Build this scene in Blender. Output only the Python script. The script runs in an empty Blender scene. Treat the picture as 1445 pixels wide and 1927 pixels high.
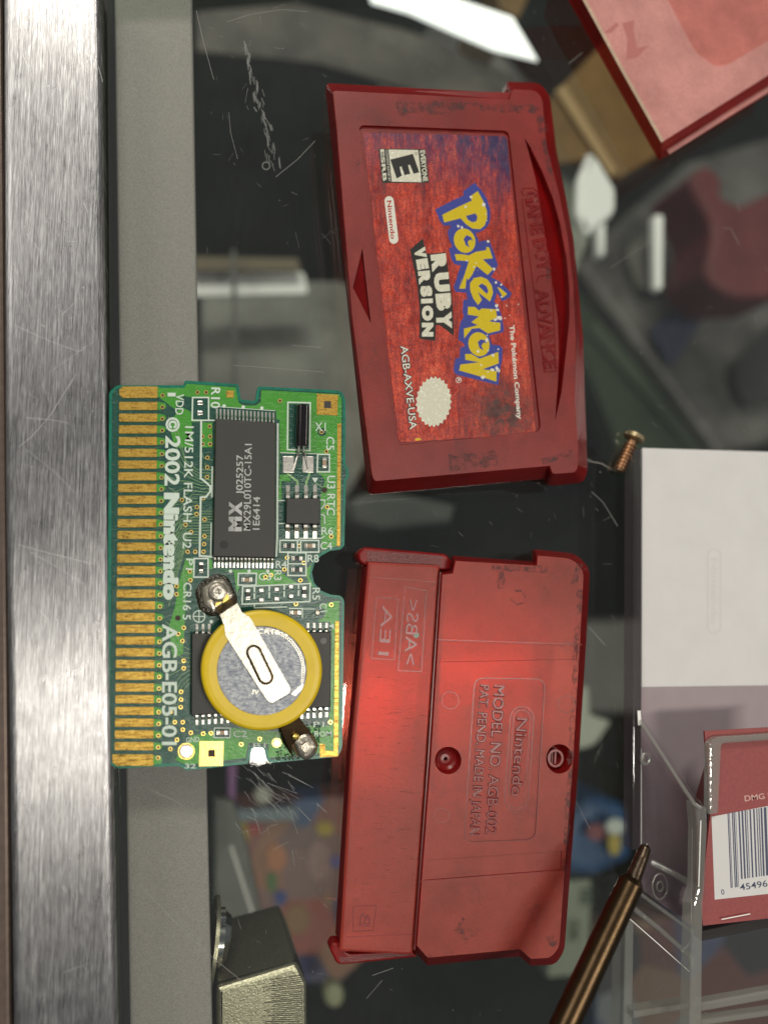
import bpy, bmesh, math, random
from mathutils import Vector, Matrix
from mathutils.geometry import tessellate_polygon
random.seed(7)
S = bpy.context.scene
C = S.collection
S.unit_settings.system = 'METRIC'
S.unit_settings.scale_length = 0.01           # one scene unit is one centimetre

# ---------------------------------------------------------------- camera
W, H = 1445.0, 1927.0                          # measured on a print of this size
F = 1447.0
NX, NY = 330.0, 1100.0                         # the point straight below the lens
CH = 10.7                                      # lens height above the glass, cm
n = Vector((NX - W/2, -(NY - H/2), -F)).normalized()
ez = -n
ex = (Vector((1, 0, 0)) - n * n.x).normalized()
ey = ez.cross(ex)
R = Matrix((ex, ey, ez))                       # camera axes -> world axes
cam_d = bpy.data.cameras.new('camera')
cam = bpy.data.objects.new('camera', cam_d)
C.objects.link(cam)
cam.matrix_world = Matrix.Translation((0, 0, CH)) @ R.to_4x4()
cam_d.sensor_fit = 'VERTICAL'
cam_d.sensor_height = 24.0
cam_d.lens = 24.0 * F / H
cam_d.clip_start = 0.1
cam_d.clip_end = 2000
S.camera = cam

def P(x, y, z=0.0):
    """point of the plane z (mm above the glass) seen at x, y"""
    r = R @ Vector((x - W/2, -(y - H/2), -F))
    t = (z*0.1 - CH) / r.z
    return Vector((r.x*t, r.y*t, z*0.1))

fp = P(640, 1060, 2.0)
cam_d.dof.use_dof = True
cam_d.dof.focus_distance = -(cam.matrix_world.inverted() @ fp).z
cam_d.dof.aperture_fstop = (cam_d.lens*0.001) / (2*0.135)
cam_d.dof.aperture_blades = 0

# ---------------------------------------------------------------- world and lamps
wd = bpy.data.worlds.new('World')
S.world = wd
wd.use_nodes = True
wd.node_tree.nodes['Background'].inputs[0].default_value = (0.93, 0.97, 1.0, 1)
wd.node_tree.nodes['Background'].inputs[1].default_value = 0.07
S.view_settings.view_transform = 'Standard'
S.view_settings.look = 'None'
S.view_settings.exposure = 0.5
S.view_settings.gamma = 1.0
S.view_settings.use_curve_mapping = False
S.cycles.max_bounces = 10
S.cycles.transparent_max_bounces = 24
S.cycles.transmission_bounces = 8
S.cycles.caustics_reflective = False
S.cycles.caustics_refractive = False
S.cycles.sample_clamp_indirect = 4.0
S.cycles.use_denoising = True

def lamp(name, px, py, height, sx, sy, power, col, rot=0.0):
    """ceiling or fill lamp whose mirror image in the glass falls at px, py"""
    g = P(px, py, 0)
    d = g - Vector((0, 0, CH)); d.z = -d.z
    loc = g + d * (height / d.z)
    l = bpy.data.lights.new(name, 'AREA')
    l.shape = 'RECTANGLE'; l.size = sx; l.size_y = sy
    l.energy = power; l.color = col
    o = bpy.data.objects.new(name, l)
    C.objects.link(o)
    o.location = loc
    aim = (P(640, 1000, 0) - loc).normalized()
    o.rotation_euler = aim.to_track_quat('-Z', 'Y').to_euler()
    o.rotation_euler.rotate_axis('Z', rot)
    return o
tube_ = lamp('ceiling_or_fill_lamp', 748, 1312, 90, 40, 5.5, 30000, (1.0, 0.94, 0.83), 0)
tube_.rotation_euler = (0, 0, math.radians(13))
lamp('ceiling_or_fill_lamp', 150, -190, 90, 50, 16, 56000, (1.0, 0.95, 0.84), 0)
lamp('ceiling_or_fill_lamp', 2600, 600, 90, 40, 60, 34000, (1.0, 0.95, 0.86), 0)  # fill lamp added for overall brightness, mirrored outside the view
lamp('ceiling_or_fill_lamp', -1400, 0, 90, 40, 40, 32000, (1.0, 0.95, 0.86), 0)  # another added fill lamp, also brightens the top of the rail

# ---------------------------------------------------------------- helpers
def tag(o, label=None, cat=None, group=None, kind=None):
    if label: o['label'] = label
    if cat: o['category'] = cat
    if group: o['group'] = group
    if kind: o['kind'] = kind
    return o
BASE = {}
def thing(name, at, label, cat, group=None):
    o = bpy.data.objects.new(name, None)
    o.empty_display_size = 0.3
    C.objects.link(o)
    o.location = at
    BASE[o] = Vector(at)
    return tag(o, label, cat, group)

class MB:
    def __init__(s): s.v = []; s.f = []; s.m = []; s.sm = []
    def add(s, pts, faces, mi=0, smooth=False):
        b = len(s.v)
        s.v += [Vector(p) for p in pts]
        for f in faces:
            s.f.append([b+i for i in f]); s.m.append(mi); s.sm.append(smooth)
    def ngon(s, pts, mi=0, flip=False):
        tris = tessellate_polygon([[Vector(p) for p in pts]])
        # tessellate gives winding of the input or not; fix to face up
        out = []
        for t in tris:
            a, b, c = (Vector(pts[i]) for i in t)
            nz = (b-a).cross(c-a).z
            if (nz < 0) != flip: t = (t[0], t[2], t[1])
            out.append(t)
        s.add(pts, out, mi)
    def holed(s, outer, holes, mi=0):
        loops = [[Vector(p) for p in outer]] + [[Vector(p) for p in h] for h in holes]
        tris = tessellate_polygon(loops)
        flat = [p for l in loops for p in l]
        out = []
        for t in tris:
            a, b, c = (flat[i] for i in t)
            if (b-a).cross(c-a).z < 0: t = (t[0], t[2], t[1])
            out.append(t)
        s.add(flat, out, mi)
    def loft(s, A, B, mi=0, smooth=False, closed=True):
        k = len(A)
        fs = []
        for i in range(k if closed else k-1):
            j = (i+1) % k
            fs.append((i, j, k+j, k+i))
        s.add(list(A)+list(B), fs, mi, smooth)
    def build(s, name, mats, parent=None, **kw):
        me = bpy.data.meshes.new(name)
        off = BASE[parent] if parent is not None else Vector((0, 0, 0))
        if parent is None and s.v:
            lo = [min(v[i] for v in s.v) for i in range(3)]; hi = [max(v[i] for v in s.v) for i in range(3)]
            off = Vector(((lo[0]+hi[0])/2, (lo[1]+hi[1])/2, lo[2]))
        me.from_pydata([tuple(v-off) for v in s.v], [], s.f)
        if not isinstance(mats, (list, tuple)): mats = [mats]
        for m in mats: me.materials.append(m)
        for i, p in enumerate(me.polygons):
            p.material_index = s.m[i]; p.use_smooth = s.sm[i]
        me.update()
        o = bpy.data.objects.new(name, me)
        C.objects.link(o)
        if parent is not None: o.parent = parent
        else: o.location = off
        BASE[o] = off
        tag(o, **kw)
        return o

def rpoly(pts, seg=5):
    """points (x, y[, r]) -> outline with rounded corners"""
    out = []
    k = len(pts)
    for i in range(k):
        p = pts[i]
        if len(p) < 3 or p[2] <= 0: out.append((p[0], p[1])); continue
        a = Vector(pts[i-1][:2]); b = Vector(p[:2]); c = Vector(pts[(i+1) % k][:2])
        u = (a-b); v = (c-b); r = min(p[2], u.length*0.48, v.length*0.48)
        A = b + u.normalized()*r; B = b + v.normalized()*r
        for j in range(seg+1):
            t = j/seg
            q = A*(1-t)**2 + b*2*t*(1-t) + B*t*t
            out.append((q.x, q.y))
    return out
def up(pts, z): return [P(p[0], p[1], z) for p in (rpoly(pts) if any(len(p) > 2 for p in pts) else pts)]
def drop(pts, z): return [Vector((p.x, p.y, z*0.1)) for p in pts]
def area2(pts): return sum(pts[i-1].x*pts[i].y - pts[i].x*pts[i-1].y for i in range(len(pts)))
def offs(pts, d):
    """inset a 3-D outline horizontally by d mm (outward when d is negative)"""
    d = d*0.1 * (1 if area2(pts) > 0 else -1)
    k = len(pts); out = []
    for i in range(k):
        a, b, c = pts[i-1], pts[i], pts[(i+1) % k]
        u = Vector((b.x-a.x, b.y-a.y)); v = Vector((c.x-b.x, c.y-b.y))
        if u.length < 1e-7: u = v.copy()
        if v.length < 1e-7: v = u.copy()
        u.normalize(); v.normalize()
        n1 = Vector((-u.y, u.x)); n2 = Vector((-v.y, v.x))
        m = n1+n2
        if m.length < 1e-4: m = n1.copy()
        m.normalize()
        s = min(1/max(m.dot(n1), 0.35), 2.0)
        out.append(Vector((b.x+m.x*d*s, b.y+m.y*d*s, b.z)))
    return out
def solid(mb, pts, ztop, zbot, rnd=0.0, draft=0.0, mi=0, steps=3, cap=True):
    """outline seen at height ztop, sides going down to zbot, top edge rounded by rnd mm"""
    T = up(pts, ztop)
    if area2(T) < 0: T.reverse()
    loops = []
    if rnd > 0:
        for j in range(steps+1):
            a = (math.pi/2)*j/steps
            L = offs(T, rnd*(1-math.sin(a)) if False else rnd*(1-math.sin(a)))
            loops.append(drop(L, ztop - rnd*(1-math.cos(a))))
        loops = loops[::1]
        loops = [drop(offs(T, rnd*(1-math.sin(math.pi/2*j/steps))), ztop-rnd*(1-math.cos(math.pi/2*j/steps))) for j in range(steps+1)]
    else: loops = [T]
    loops.append(drop(offs(loops[-1], -draft) if draft else loops[-1], zbot))
    if cap: mb.ngon(loops[0], mi)
    for a, b in zip(loops[:-1], loops[1:]): mb.loft(b, a, mi)
    mb.ngon(loops[-1], mi, flip=True)
    return loops
def sheet(mb, pts, z, mi=0): mb.ngon(up(pts, z), mi)
def circ(x, y, r, k=16, ry=None, a0=0):
    ry = ry or r
    return [(x+r*math.cos(a0+2*math.pi*i/k), y+ry*math.sin(a0+2*math.pi*i/k)) for i in range(k)]
def rect(x0, y0, x1, y1): return [(x0, y0), (x1, y0), (x1, y1), (x0, y1)]
LN = [0]
def line(mb, pts, w, z, mi=0, closed=False, h=0.0, cap=0.5):
    """flat printed line of width w through the pixel points; h mm high when raised"""
    pts = [Vector(p) for p in pts]
    if closed: pts = pts + [pts[0]]
    for i in range(len(pts)-1):
        a, b = pts[i], pts[i+1]
        LN[0] += 1
        u = b-a
        if u.length < 1e-6: continue
        u.normalize(); q = Vector((-u.y, u.x))*w/2
        a = a-u*w*cap*0.9; b = b+u*w*cap*0.9
        quad = [tuple(a+q), tuple(b+q), tuple(b-q), tuple(a-q)]
        zz = z + 0.0005*(LN[0] % 16)
        if h: solid(mb, quad, zz+h, z, mi=mi)
        else: sheet(mb, quad, zz, mi)
def ring(mb, x, y, ro, ri, z, k=16, mi=0):
    A = up(circ(x, y, ro, k), z); B = up(circ(x, y, ri, k), z)
    mb.loft(A, B, mi)
def tube(mb, pts, r, k=10, mi=0, cap=True, smooth=True):
    """round bar through 3-D points; r one radius or a list (cm)"""
    pts = [Vector(p) for p in pts]
    rs = r if isinstance(r, (list, tuple)) else [r]*len(pts)
    prev = None; rings = []
    ref = Vector((0, 0, 1))
    for i, p in enumerate(pts):
        d = (pts[min(i+1, len(pts)-1)] - pts[max(i-1, 0)]).normalized()
        x = d.cross(ref)
        if x.length < 0.05: x = d.cross(Vector((0, 1, 0)))
        x.normalize(); y = x.cross(d).normalized()
        rings.append([p + (x*math.cos(2*math.pi*j/k) + y*math.sin(2*math.pi*j/k))*rs[i] for j in range(k)])
    for a, b in zip(rings[:-1], rings[1:]): mb.loft(a, b, mi, smooth)
    if cap:
        mb.add(rings[0], [list(range(k))], mi); mb.add(rings[-1], [list(range(k))[::-1]], mi)

_glyph = {}
def glyphs(s, bold, ext, outl=0.0):
    key = (s, bold, ext, outl)
    if key in _glyph: return _glyph[key]
    cu = bpy.data.curves.new('t', 'FONT')
    cu.body = s; cu.size = 1.0; cu.offset = bold; cu.extrude = ext; cu.resolution_u = 3
    if outl: cu.fill_mode = 'NONE'; cu.bevel_depth = outl; cu.bevel_resolution = 0; cu.extrude = 0
    o = bpy.data.objects.new('t', cu); C.objects.link(o)
    dg = bpy.context.evaluated_depsgraph_get()
    me = bpy.data.meshes.new_from_object(o.evaluated_get(dg))
    v = [x.co.copy() for x in me.vertices]; f = [list(p.vertices) for p in me.polygons]
    bpy.data.objects.remove(o); bpy.data.curves.remove(cu); bpy.data.meshes.remove(me)
    _glyph[key] = (v, f)
    return v, f
def text(mb, s, p0, p1, h, z, bold=0.0, mi=0, raised=0.0, mirror=False, capref='H', outl=0.0):
    """letters along the line p0-p1 (photo px), cap height h px, at height z mm"""
    v, f = glyphs(s, bold, 0.5 if raised and not outl else 0.0, outl)
    if not v: return
    x0 = min(a.x for a in v); x1 = max(a.x for a in v)
    hv, _ = glyphs(capref, bold, 0.0)
    ch = max(a.y for a in hv); b0 = min(a.y for a in hv)
    p0 = Vector(p0); p1 = Vector(p1); d = p1-p0
    u = d.normalized(); q = Vector((u.y, -u.x))
    out = []
    for a in v:
        t = (a.x-x0)/(x1-x0)
        if mirror: t = 1-t
        w = p0 + d*t + q*h*((a.y-b0)/(ch-b0))
        pt = P(w.x, w.y, z)
        if outl: pt.z += a.z/outl*0.004
        elif raised: pt.z += (a.z+0.5)*raised*0.1
        out.append(pt)
    mb.add(out, f, mi)

# ---------------------------------------------------------------- materials
def new_mat(name):
    m = bpy.data.materials.new(name); m.use_nodes = True
    nt = m.node_tree
    for x in list(nt.nodes): nt.nodes.remove(x)
    out = nt.nodes.new('ShaderNodeOutputMaterial')
    return m, nt, out
def nd(nt, t, **kw):
    x = nt.nodes.new(t)
    for k, v in kw.items():
        if isinstance(v, (int, float, str, bool)) and hasattr(x, k): setattr(x, k, v)
    return x
def coords(nt, sx=1, sy=1, sz=1, rz=0.0, ob=False):
    if ob:
        g = nd(nt, 'ShaderNodeTexCoord').outputs['Object']
    else:
        g = nd(nt, 'ShaderNodeNewGeometry').outputs['Position']
    mp = nd(nt, 'ShaderNodeMapping'); mp.inputs['Scale'].default_value = (sx, sy, sz); mp.inputs['Rotation'].default_value = (0, 0, rz)
    nt.links.new(g, mp.inputs['Vector'])
    return mp.outputs['Vector']
def noise(nt, vec, scale, detail=3, rough=0.55):
    x = nd(nt, 'ShaderNodeTexNoise'); x.inputs['Scale'].default_value = scale
    x.inputs['Detail'].default_value = detail; x.inputs['Roughness'].default_value = rough
    nt.links.new(vec, x.inputs['Vector']); return x.outputs['Fac']
def ramp(nt, fac, stops):
    x = nd(nt, 'ShaderNodeValToRGB'); e = x.color_ramp.elements
    while len(e) < len(stops): e.new(0.5)
    for i, (p, c) in enumerate(stops):
        e[i].position = p; e[i].color = (c[0], c[1], c[2], 1) if isinstance(c, tuple) else (c, c, c, 1)
    nt.links.new(fac, x.inputs['Fac']); return x.outputs['Color']
def mixc(nt, fac, a, b, mode='MIX'):
    x = nd(nt, 'ShaderNodeMix'); x.data_type = 'RGBA'; x.blend_type = mode
    for sock, v in ((x.inputs[0], fac), (x.inputs[6], a), (x.inputs[7], b)):
        if isinstance(v, tuple): sock.default_value = (v[0], v[1], v[2], 1)
        elif isinstance(v, (int, float)): sock.default_value = v
        else: nt.links.new(v, sock)
    return x.outputs[2]
def bump(nt, h, strength, dist=0.01):
    x = nd(nt, 'ShaderNodeBump'); x.inputs['Strength'].default_value = strength; x.inputs['Distance'].default_value = dist
    nt.links.new(h, x.inputs['Height']); return x.outputs['Normal']
def setin(nt, sock, v):
    if isinstance(v, tuple): sock.default_value = (v[0], v[1], v[2], 1)
    elif isinstance(v, (int, float)): sock.default_value = v
    else: nt.links.new(v, sock)
def princ(nt, col, rough=0.5, metal=0.0, spec=0.5, normal=None, coat=0.0):
    b = nd(nt, 'ShaderNodeBsdfPrincipled')
    setin(nt, b.inputs['Base Color'], col); setin(nt, b.inputs['Roughness'], rough)
    setin(nt, b.inputs['Metallic'], metal); b.inputs['Specular IOR Level'].default_value = spec
    b.inputs['Coat Weight'].default_value = coat
    if normal is not None: nt.links.new(normal, b.inputs['Normal'])
    return b.outputs[0]
def simple(name, col, rough=0.5, metal=0.0, var=0.0, vs=20, bs=0.0, bsc=60, spec=0.5, bd=0.004):
    m, nt, out = new_mat(name)
    c = col; nrm = None
    v = coords(nt)
    if var:
        f = noise(nt, v, vs, 4, 0.65)
        c = mixc(nt, ramp(nt, f, [(0.3, 0.0), (0.7, 1.0)]), tuple(x*(1-var) for x in col), tuple(min(x*(1+var), 1) for x in col))
    if bs: nrm = bump(nt, noise(nt, v, bsc, 3), bs, bd)
    nt.links.new(princ(nt, c, rough, metal, spec, nrm), out.inputs[0])
    return m

def see_through(name, tint, opac, body, rough, bscale=90, bstr=0.3, dirt=None, spec=0.5, backlit=0.0, bdist=0.004, milky=0.0):
    """tinted translucent plastic: part clear tint, part pigmented body"""
    m, nt, out = new_mat(name)
    v = coords(nt)
    nrm = bump(nt, noise(nt, v, bscale, 3), bstr, bdist)
    col = mixc(nt, ramp(nt, noise(nt, v, 1.3, 5, .65), [(.36, 0.), (.64, 1.)]), tuple(x*.80 for x in body), tuple(x*1.12 for x in body))
    col = mixc(nt, ramp(nt, noise(nt, coords(nt, 22, 75, 20, 0.1), 1.0, 4, .8), [(.46, 0.), (.68, .5)]), col, tuple(x*.45 for x in body))
    col = mixc(nt, ramp(nt, noise(nt, v, 34, 3, .8), [(.50, 0.), (.66, .35)]), col, tuple(x*.35 for x in body))
    op = opac
    if dirt:
        d = dirt(nt, v)
        col = mixc(nt, d, col, (0.06, 0.035, 0.035))
    b = princ(nt, col, rough, 0, spec, nrm)
    if backlit:
        tl = nd(nt, 'ShaderNodeBsdfTranslucent'); setin(nt, tl.inputs[0], tuple(min(1, x*1.5) for x in body))
        mx = nd(nt, 'ShaderNodeMixShader'); mx.inputs[0].default_value = backlit
        nt.links.new(b, mx.inputs[1]); nt.links.new(tl.outputs[0], mx.inputs[2]); b = mx.outputs[0]
    t = nd(nt, 'ShaderNodeBsdfTransparent'); t.inputs[0].default_value = (*tint, 1)
    tt = t.outputs[0]
    if milky:          # light that passes through the milky plastic is scattered a little
        rf = nd(nt, 'ShaderNodeBsdfRefraction'); rf.inputs[0].default_value = (*tint, 1); rf.inputs['IOR'].default_value = 1.16; rf.inputs['Roughness'].default_value = 0.65
        m2 = nd(nt, 'ShaderNodeMixShader'); m2.inputs[0].default_value = milky; nt.links.new(tt, m2.inputs[1]); nt.links.new(rf.outputs[0], m2.inputs[2]); tt = m2.outputs[0]
    mx = nd(nt, 'ShaderNodeMixShader'); setin(nt, mx.inputs[0], op)
    nt.links.new(tt, mx.inputs[1]); nt.links.new(b, mx.inputs[2])
    nt.links.new(mx.outputs[0], out.inputs[0])
    return m
def clear(name, tint=(0.96, 0.97, 0.96), haze=0.0, ior=1.5, rough=0.02, hz=(0.6, 0.6, 0.6), bstr=0.0, smudge=0.0):
    m, nt, out = new_mat(name)
    fr = nd(nt, 'ShaderNodeFresnel')      # the same reflectance from either side of the thin sheet
    gb = nd(nt, 'ShaderNodeNewGeometry'); mr_ = nd(nt, 'ShaderNodeMapRange')
    mr_.inputs[3].default_value = ior; mr_.inputs[4].default_value = 1/ior
    nt.links.new(gb.outputs['Backfacing'], mr_.inputs[0]); nt.links.new(mr_.outputs[0], fr.inputs[0])
    g = nd(nt, 'ShaderNodeBsdfGlossy'); g.inputs['Roughness'].default_value = rough
    g.inputs['Color'].default_value = (1, 1, 1, 1)
    t = nd(nt, 'ShaderNodeBsdfTransparent'); t.inputs[0].default_value = (*tint, 1)
    base = t.outputs[0]
    if bstr:
        nrm = bump(nt, noise(nt, coords(nt), 6, 3), bstr, 0.02)
        nt.links.new(nrm, g.inputs['Normal']); nt.links.new(nrm, fr.inputs['Normal'])
    if haze:
        df = nd(nt, 'ShaderNodeBsdfDiffuse'); df.inputs[0].default_value = (*hz, 1)
        mx = nd(nt, 'ShaderNodeMixShader'); mx.inputs[0].default_value = haze
        if smudge:
            n1 = noise(nt, coords(nt, 1, 1, 0.01, 0.6), 0.5, 6, 0.62); n2 = noise(nt, coords(nt, 5, 0.6, 0.01, 0.7), 3.0, 4, 0.7)
            sm = mixc(nt, 0.35, n1, n2); cr = ramp(nt, sm, [(0.42, haze*0.5), (0.66, smudge)]); nt.links.new(cr, mx.inputs[0])
        nt.links.new(base, mx.inputs[1]); nt.links.new(df.outputs[0], mx.inputs[2]); base = mx.outputs[0]
    mx = nd(nt, 'ShaderNodeMixShader')
    nt.links.new(fr.outputs[0], mx.inputs[0]); nt.links.new(base, mx.inputs[1]); nt.links.new(g.outputs[0], mx.inputs[2])
    nt.links.new(mx.outputs[0], out.inputs[0])
    return m

# brushed aluminium: streaks along the rail
def brushed():
    m, nt, out = new_mat('brushed aluminium')
    st = coords(nt, 95, 0.9, 1, math.radians(0.9))
    f1 = noise(nt, st, 1.0, 5, 0.7)
    st2 = coords(nt, 300, 5.0, 1, math.radians(0.9))
    f2 = noise(nt, st2, 1.0, 3, 0.6)
    f3 = noise(nt, coords(nt), 3, 4, 0.6)
    h = mixc(nt, 0.5, f1, f2)
    col = ramp(nt, h, [(0.36, (0.15, 0.145, 0.15)), (0.5, (0.33, 0.325, 0.335)), (0.64, (0.74, 0.74, 0.75))])
    ro = ramp(nt, mixc(nt, 0.4, h, f3), [(0.35, 0.24), (0.65, 0.42)])
    sh = princ(nt, col, ro, 0.92, 0.5, bump(nt, h, 0.7, 0.006))
    b = sh.node; b.inputs['Anisotropic'].default_value = 0.6
    tv = nd(nt, 'ShaderNodeCombineXYZ'); tv.inputs[0].default_value = 1.0; tv.inputs[1].default_value = 0.016
    nt.links.new(tv.outputs[0], b.inputs['Tangent'])
    nt.links.new(sh, out.inputs[0])
    return m
M = {}
M['rail'] = brushed()
M['rail_side'] = simple('brown anodised metal', (0.16, 0.12, 0.10), 0.4, 0.6, 0.15, 8)
M['strip'] = simple('grey powder coated metal', (0.33, 0.30, 0.285), 0.5, 0.1, 0.32, 75, 0.6, 130, bd=0.003)
M['glass'] = clear('counter glass', (0.955, 0.972, 0.958), 0.002, 1.75, 0.012, (0.6, 0.6, 0.6), 0.0, 0.010)
M['glass_edge'] = clear('glass edge', (0.62, 0.72, 0.62), 0.25, 1.5, 0.05, (0.33, 0.37, 0.30))
M['scratch'] = simple('scratch', (0.26, 0.26, 0.25), 0.45, 0.0, 0.1, 5)
M['scratch_soft'] = see_through('soft scratch', (1, 1, 1), 0.30, (0.34, 0.35, 0.34), 0.5, 80, 0.2)
M['scratch_metal'] = simple('bright metal scratch', (0.7, 0.7, 0.7), 0.45, 0.7)
M['black'] = simple('black gap', (0.01, 0.01, 0.01), 0.7)
M['shelf'] = simple('dark shelf', (0.008, 0.010, 0.007), 0.9, 0, 0.4, 0.6, spec=0.1)

def red_dirt(nt, v):
    a = noise(nt, v, 1.6, 5, 0.7); b = noise(nt, v, 28, 3, 0.7)
    x = nd(nt, 'ShaderNodeMath'); x.operation = 'MULTIPLY'
    nt.links.new(ramp(nt, a, [(0.55, 0.0), (0.72, 0.9)]), x.inputs[0]); nt.links.new(ramp(nt, b, [(0.42, 0.0), (0.6, 1.0)]), x.inputs[1])
    return x.outputs[0]
TR = (0.92, 0.10, 0.06)
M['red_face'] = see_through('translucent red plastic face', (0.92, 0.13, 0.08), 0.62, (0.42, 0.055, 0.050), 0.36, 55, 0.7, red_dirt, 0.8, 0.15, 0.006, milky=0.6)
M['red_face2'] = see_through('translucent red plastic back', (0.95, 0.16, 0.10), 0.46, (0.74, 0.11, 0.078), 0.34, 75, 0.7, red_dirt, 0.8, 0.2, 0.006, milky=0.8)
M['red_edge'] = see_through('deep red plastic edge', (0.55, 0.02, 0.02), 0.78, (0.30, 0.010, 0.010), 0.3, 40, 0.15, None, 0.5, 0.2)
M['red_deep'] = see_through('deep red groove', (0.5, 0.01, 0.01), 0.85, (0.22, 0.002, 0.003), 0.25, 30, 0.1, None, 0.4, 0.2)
M['red_tex'] = see_through('grained red plastic', (0.6, 0.05, 0.05), 0.8, (0.20, 0.03, 0.03), 0.35, 45, 1.0, None, 0.9, 0.1, 0.012)
M['red_dirty'] = see_through('grimy red plastic', (0.7, 0.4, 0.4), 0.32, (0.10, 0.055, 0.05), 0.4, 50, 0.9, None, 0.7, 0.0, 0.01)
def film():
    m, nt, out = new_mat('grimy film'); v = coords(nt)
    t = nd(nt, 'ShaderNodeBsdfTransparent'); b = princ(nt, (0.055, 0.022, 0.022), 0.4, 0, 0.6, bump(nt, noise(nt, v, 60, 3), 1.0, 0.008))
    a1 = ramp(nt, noise(nt, v, 9, 5, .75), [(.44, 0.), (.62, .6)]); mx = nd(nt, 'ShaderNodeMixShader')
    nt.links.new(a1, mx.inputs[0]); nt.links.new(t.outputs[0], mx.inputs[1]); nt.links.new(b, mx.inputs[2]); nt.links.new(mx.outputs[0], out.inputs[0])
    return m
M['red_dirty'] = film()
M['red_line'] = simple('red plastic moulding line', (0.13, 0.010, 0.010), 0.3)
M['red_ridge'] = see_through('raised red lettering', TR, 0.8, (0.30, 0.03, 0.03), 0.3, 60, 0.2, None, 0.7, 0.1)
M['pink_face'] = see_through('frosted pink plastic', (0.8, 0.2, 0.18), 0.80, (0.78, 0.36, 0.33), 0.5, 60, 0.3, None, 0.5, 0.1)
M['pink_panel'] = see_through('frosted red panel', (0.8, 0.2, 0.18), 0.84, (0.70, 0.235, 0.20), 0.45, 60, 0.3, None, 0.5, 0.1)
M['pink_edge_reflection'] = see_through('pale edge reflection', (0.8, 0.6, 0.5), 0.9, (0.62, 0.45, 0.33), 0.4, 60, 0.3)

def label_mat():
    m, nt, out = new_mat('worn red printed label')
    v = coords(nt, 1, 1, 1)
    a = noise(nt, coords(nt, 3.2, 0.9, 1, math.radians(-8)), 1.1, 6, 0.72)
    b = noise(nt, coords(nt, 26, 4, 1, math.radians(-8)), 1.2, 4, 0.75)
    c = noise(nt, v, 42, 2, 0.8)
    base = ramp(nt, mixc(nt, 0.45, a, b), [(0.36, (0.10, 0.018, 0.022)), (0.46, (0.36, 0.035, 0.02)), (0.56, (0.64, 0.075, 0.035)), (0.68, (0.86, 0.22, 0.09))])
    base = mixc(nt, ramp(nt, c, [(0.4, 0.0), (0.62, 0.7)]), base, (0.13, 0.016, 0.022))
    # purple soot of the upper end of the print
    g = nd(nt, 'ShaderNodeNewGeometry'); sx = nd(nt, 'ShaderNodeSeparateXYZ'); nt.links.new(g.outputs['Position'], sx.inputs[0])
    y0 = P(800, 345, 4).y; y1 = P(800, 255, 4).y
    mr = nd(nt, 'ShaderNodeMapRange'); mr.inputs[1].default_value = y0; mr.inputs[2].default_value = y1
    nt.links.new(sx.outputs[1], mr.inputs[0])
    x0 = P(760, 300, 4).x; x1 = P(930, 300, 4).x
    mx = nd(nt, 'ShaderNodeMapRange'); mx.inputs[1].default_value = x0; mx.inputs[2].default_value = x1
    nt.links.new(sx.outputs[0], mx.inputs[0])
    ad = nd(nt, 'ShaderNodeMath'); ad.operation = 'MULTIPLY_ADD'; nt.links.new(mx.outputs[0], ad.inputs[0]); ad.inputs[1].default_value = 0.45; nt.links.new(mr.outputs[0], ad.inputs[2])
    mu = nd(nt, 'ShaderNodeMath'); mu.operation = 'MULTIPLY'; nt.links.new(ad.outputs[0], mu.inputs[0])
    nt.links.new(ramp(nt, mixc(nt, 0.5, b, a), [(0.36, 1.15), (0.62, 0.25)]), mu.inputs[1]); mu.use_clamp = True
    # only near the top
    mm = nd(nt, 'ShaderNodeMath'); mm.operation = 'MULTIPLY'
    mr2 = nd(nt, 'ShaderNodeMapRange'); mr2.inputs[1].default_value = P(800, 420, 4).y; mr2.inputs[2].default_value = P(800, 330, 4).y
    nt.links.new(sx.outputs[1], mr2.inputs[0]); nt.links.new(mu.outputs[0], mm.inputs[0]); nt.links.new(mr2.outputs[0], mm.inputs[1])
    base = mixc(nt, mm.outputs[0], base, (0.045, 0.030, 0.085))
    # brown worn patch at the lower end
    d = nd(nt, 'ShaderNodeVectorMath'); d.operation = 'DISTANCE'; nt.links.new(g.outputs['Position'], d.inputs[0]); d.inputs[1].default_value = P(950, 775, 4)
    md = nd(nt, 'ShaderNodeMapRange'); md.inputs[1].default_value = 0.75; md.inputs[2].default_value = 0.1; nt.links.new(d.outputs['Value'], md.inputs[0])
    m3 = nd(nt, 'ShaderNodeMath'); m3.operation = 'MULTIPLY'; nt.links.new(md.outputs[0], m3.inputs[0]); nt.links.new(ramp(nt, noise(nt, v, 7, 4, .7), [(0.35, 0.3), (0.6, 1.2)]), m3.inputs[1]); m3.use_clamp = True
    base = mixc(nt, m3.outputs[0], base, (0.07, 0.03, 0.028))
    # specks where the print has chipped off
    base = mixc(nt, ramp(nt, noise(nt, v, 30, 4, 0.75), [(0.70, 0.0), (0.74, 1.0)]), base, (0.62, 0.52, 0.46))
    nr = bump(nt, mixc(nt, 0.5, noise(nt, v, 13, 4), c), 0.45, 0.006)
    nt.links.new(princ(nt, base, ramp(nt, noise(nt, v, 8, 3), [(0.3, 0.28), (0.7, 0.5)]), 0, 0.5, nr), out.inputs[0])
    return m
M['label'] = label_mat()
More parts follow.
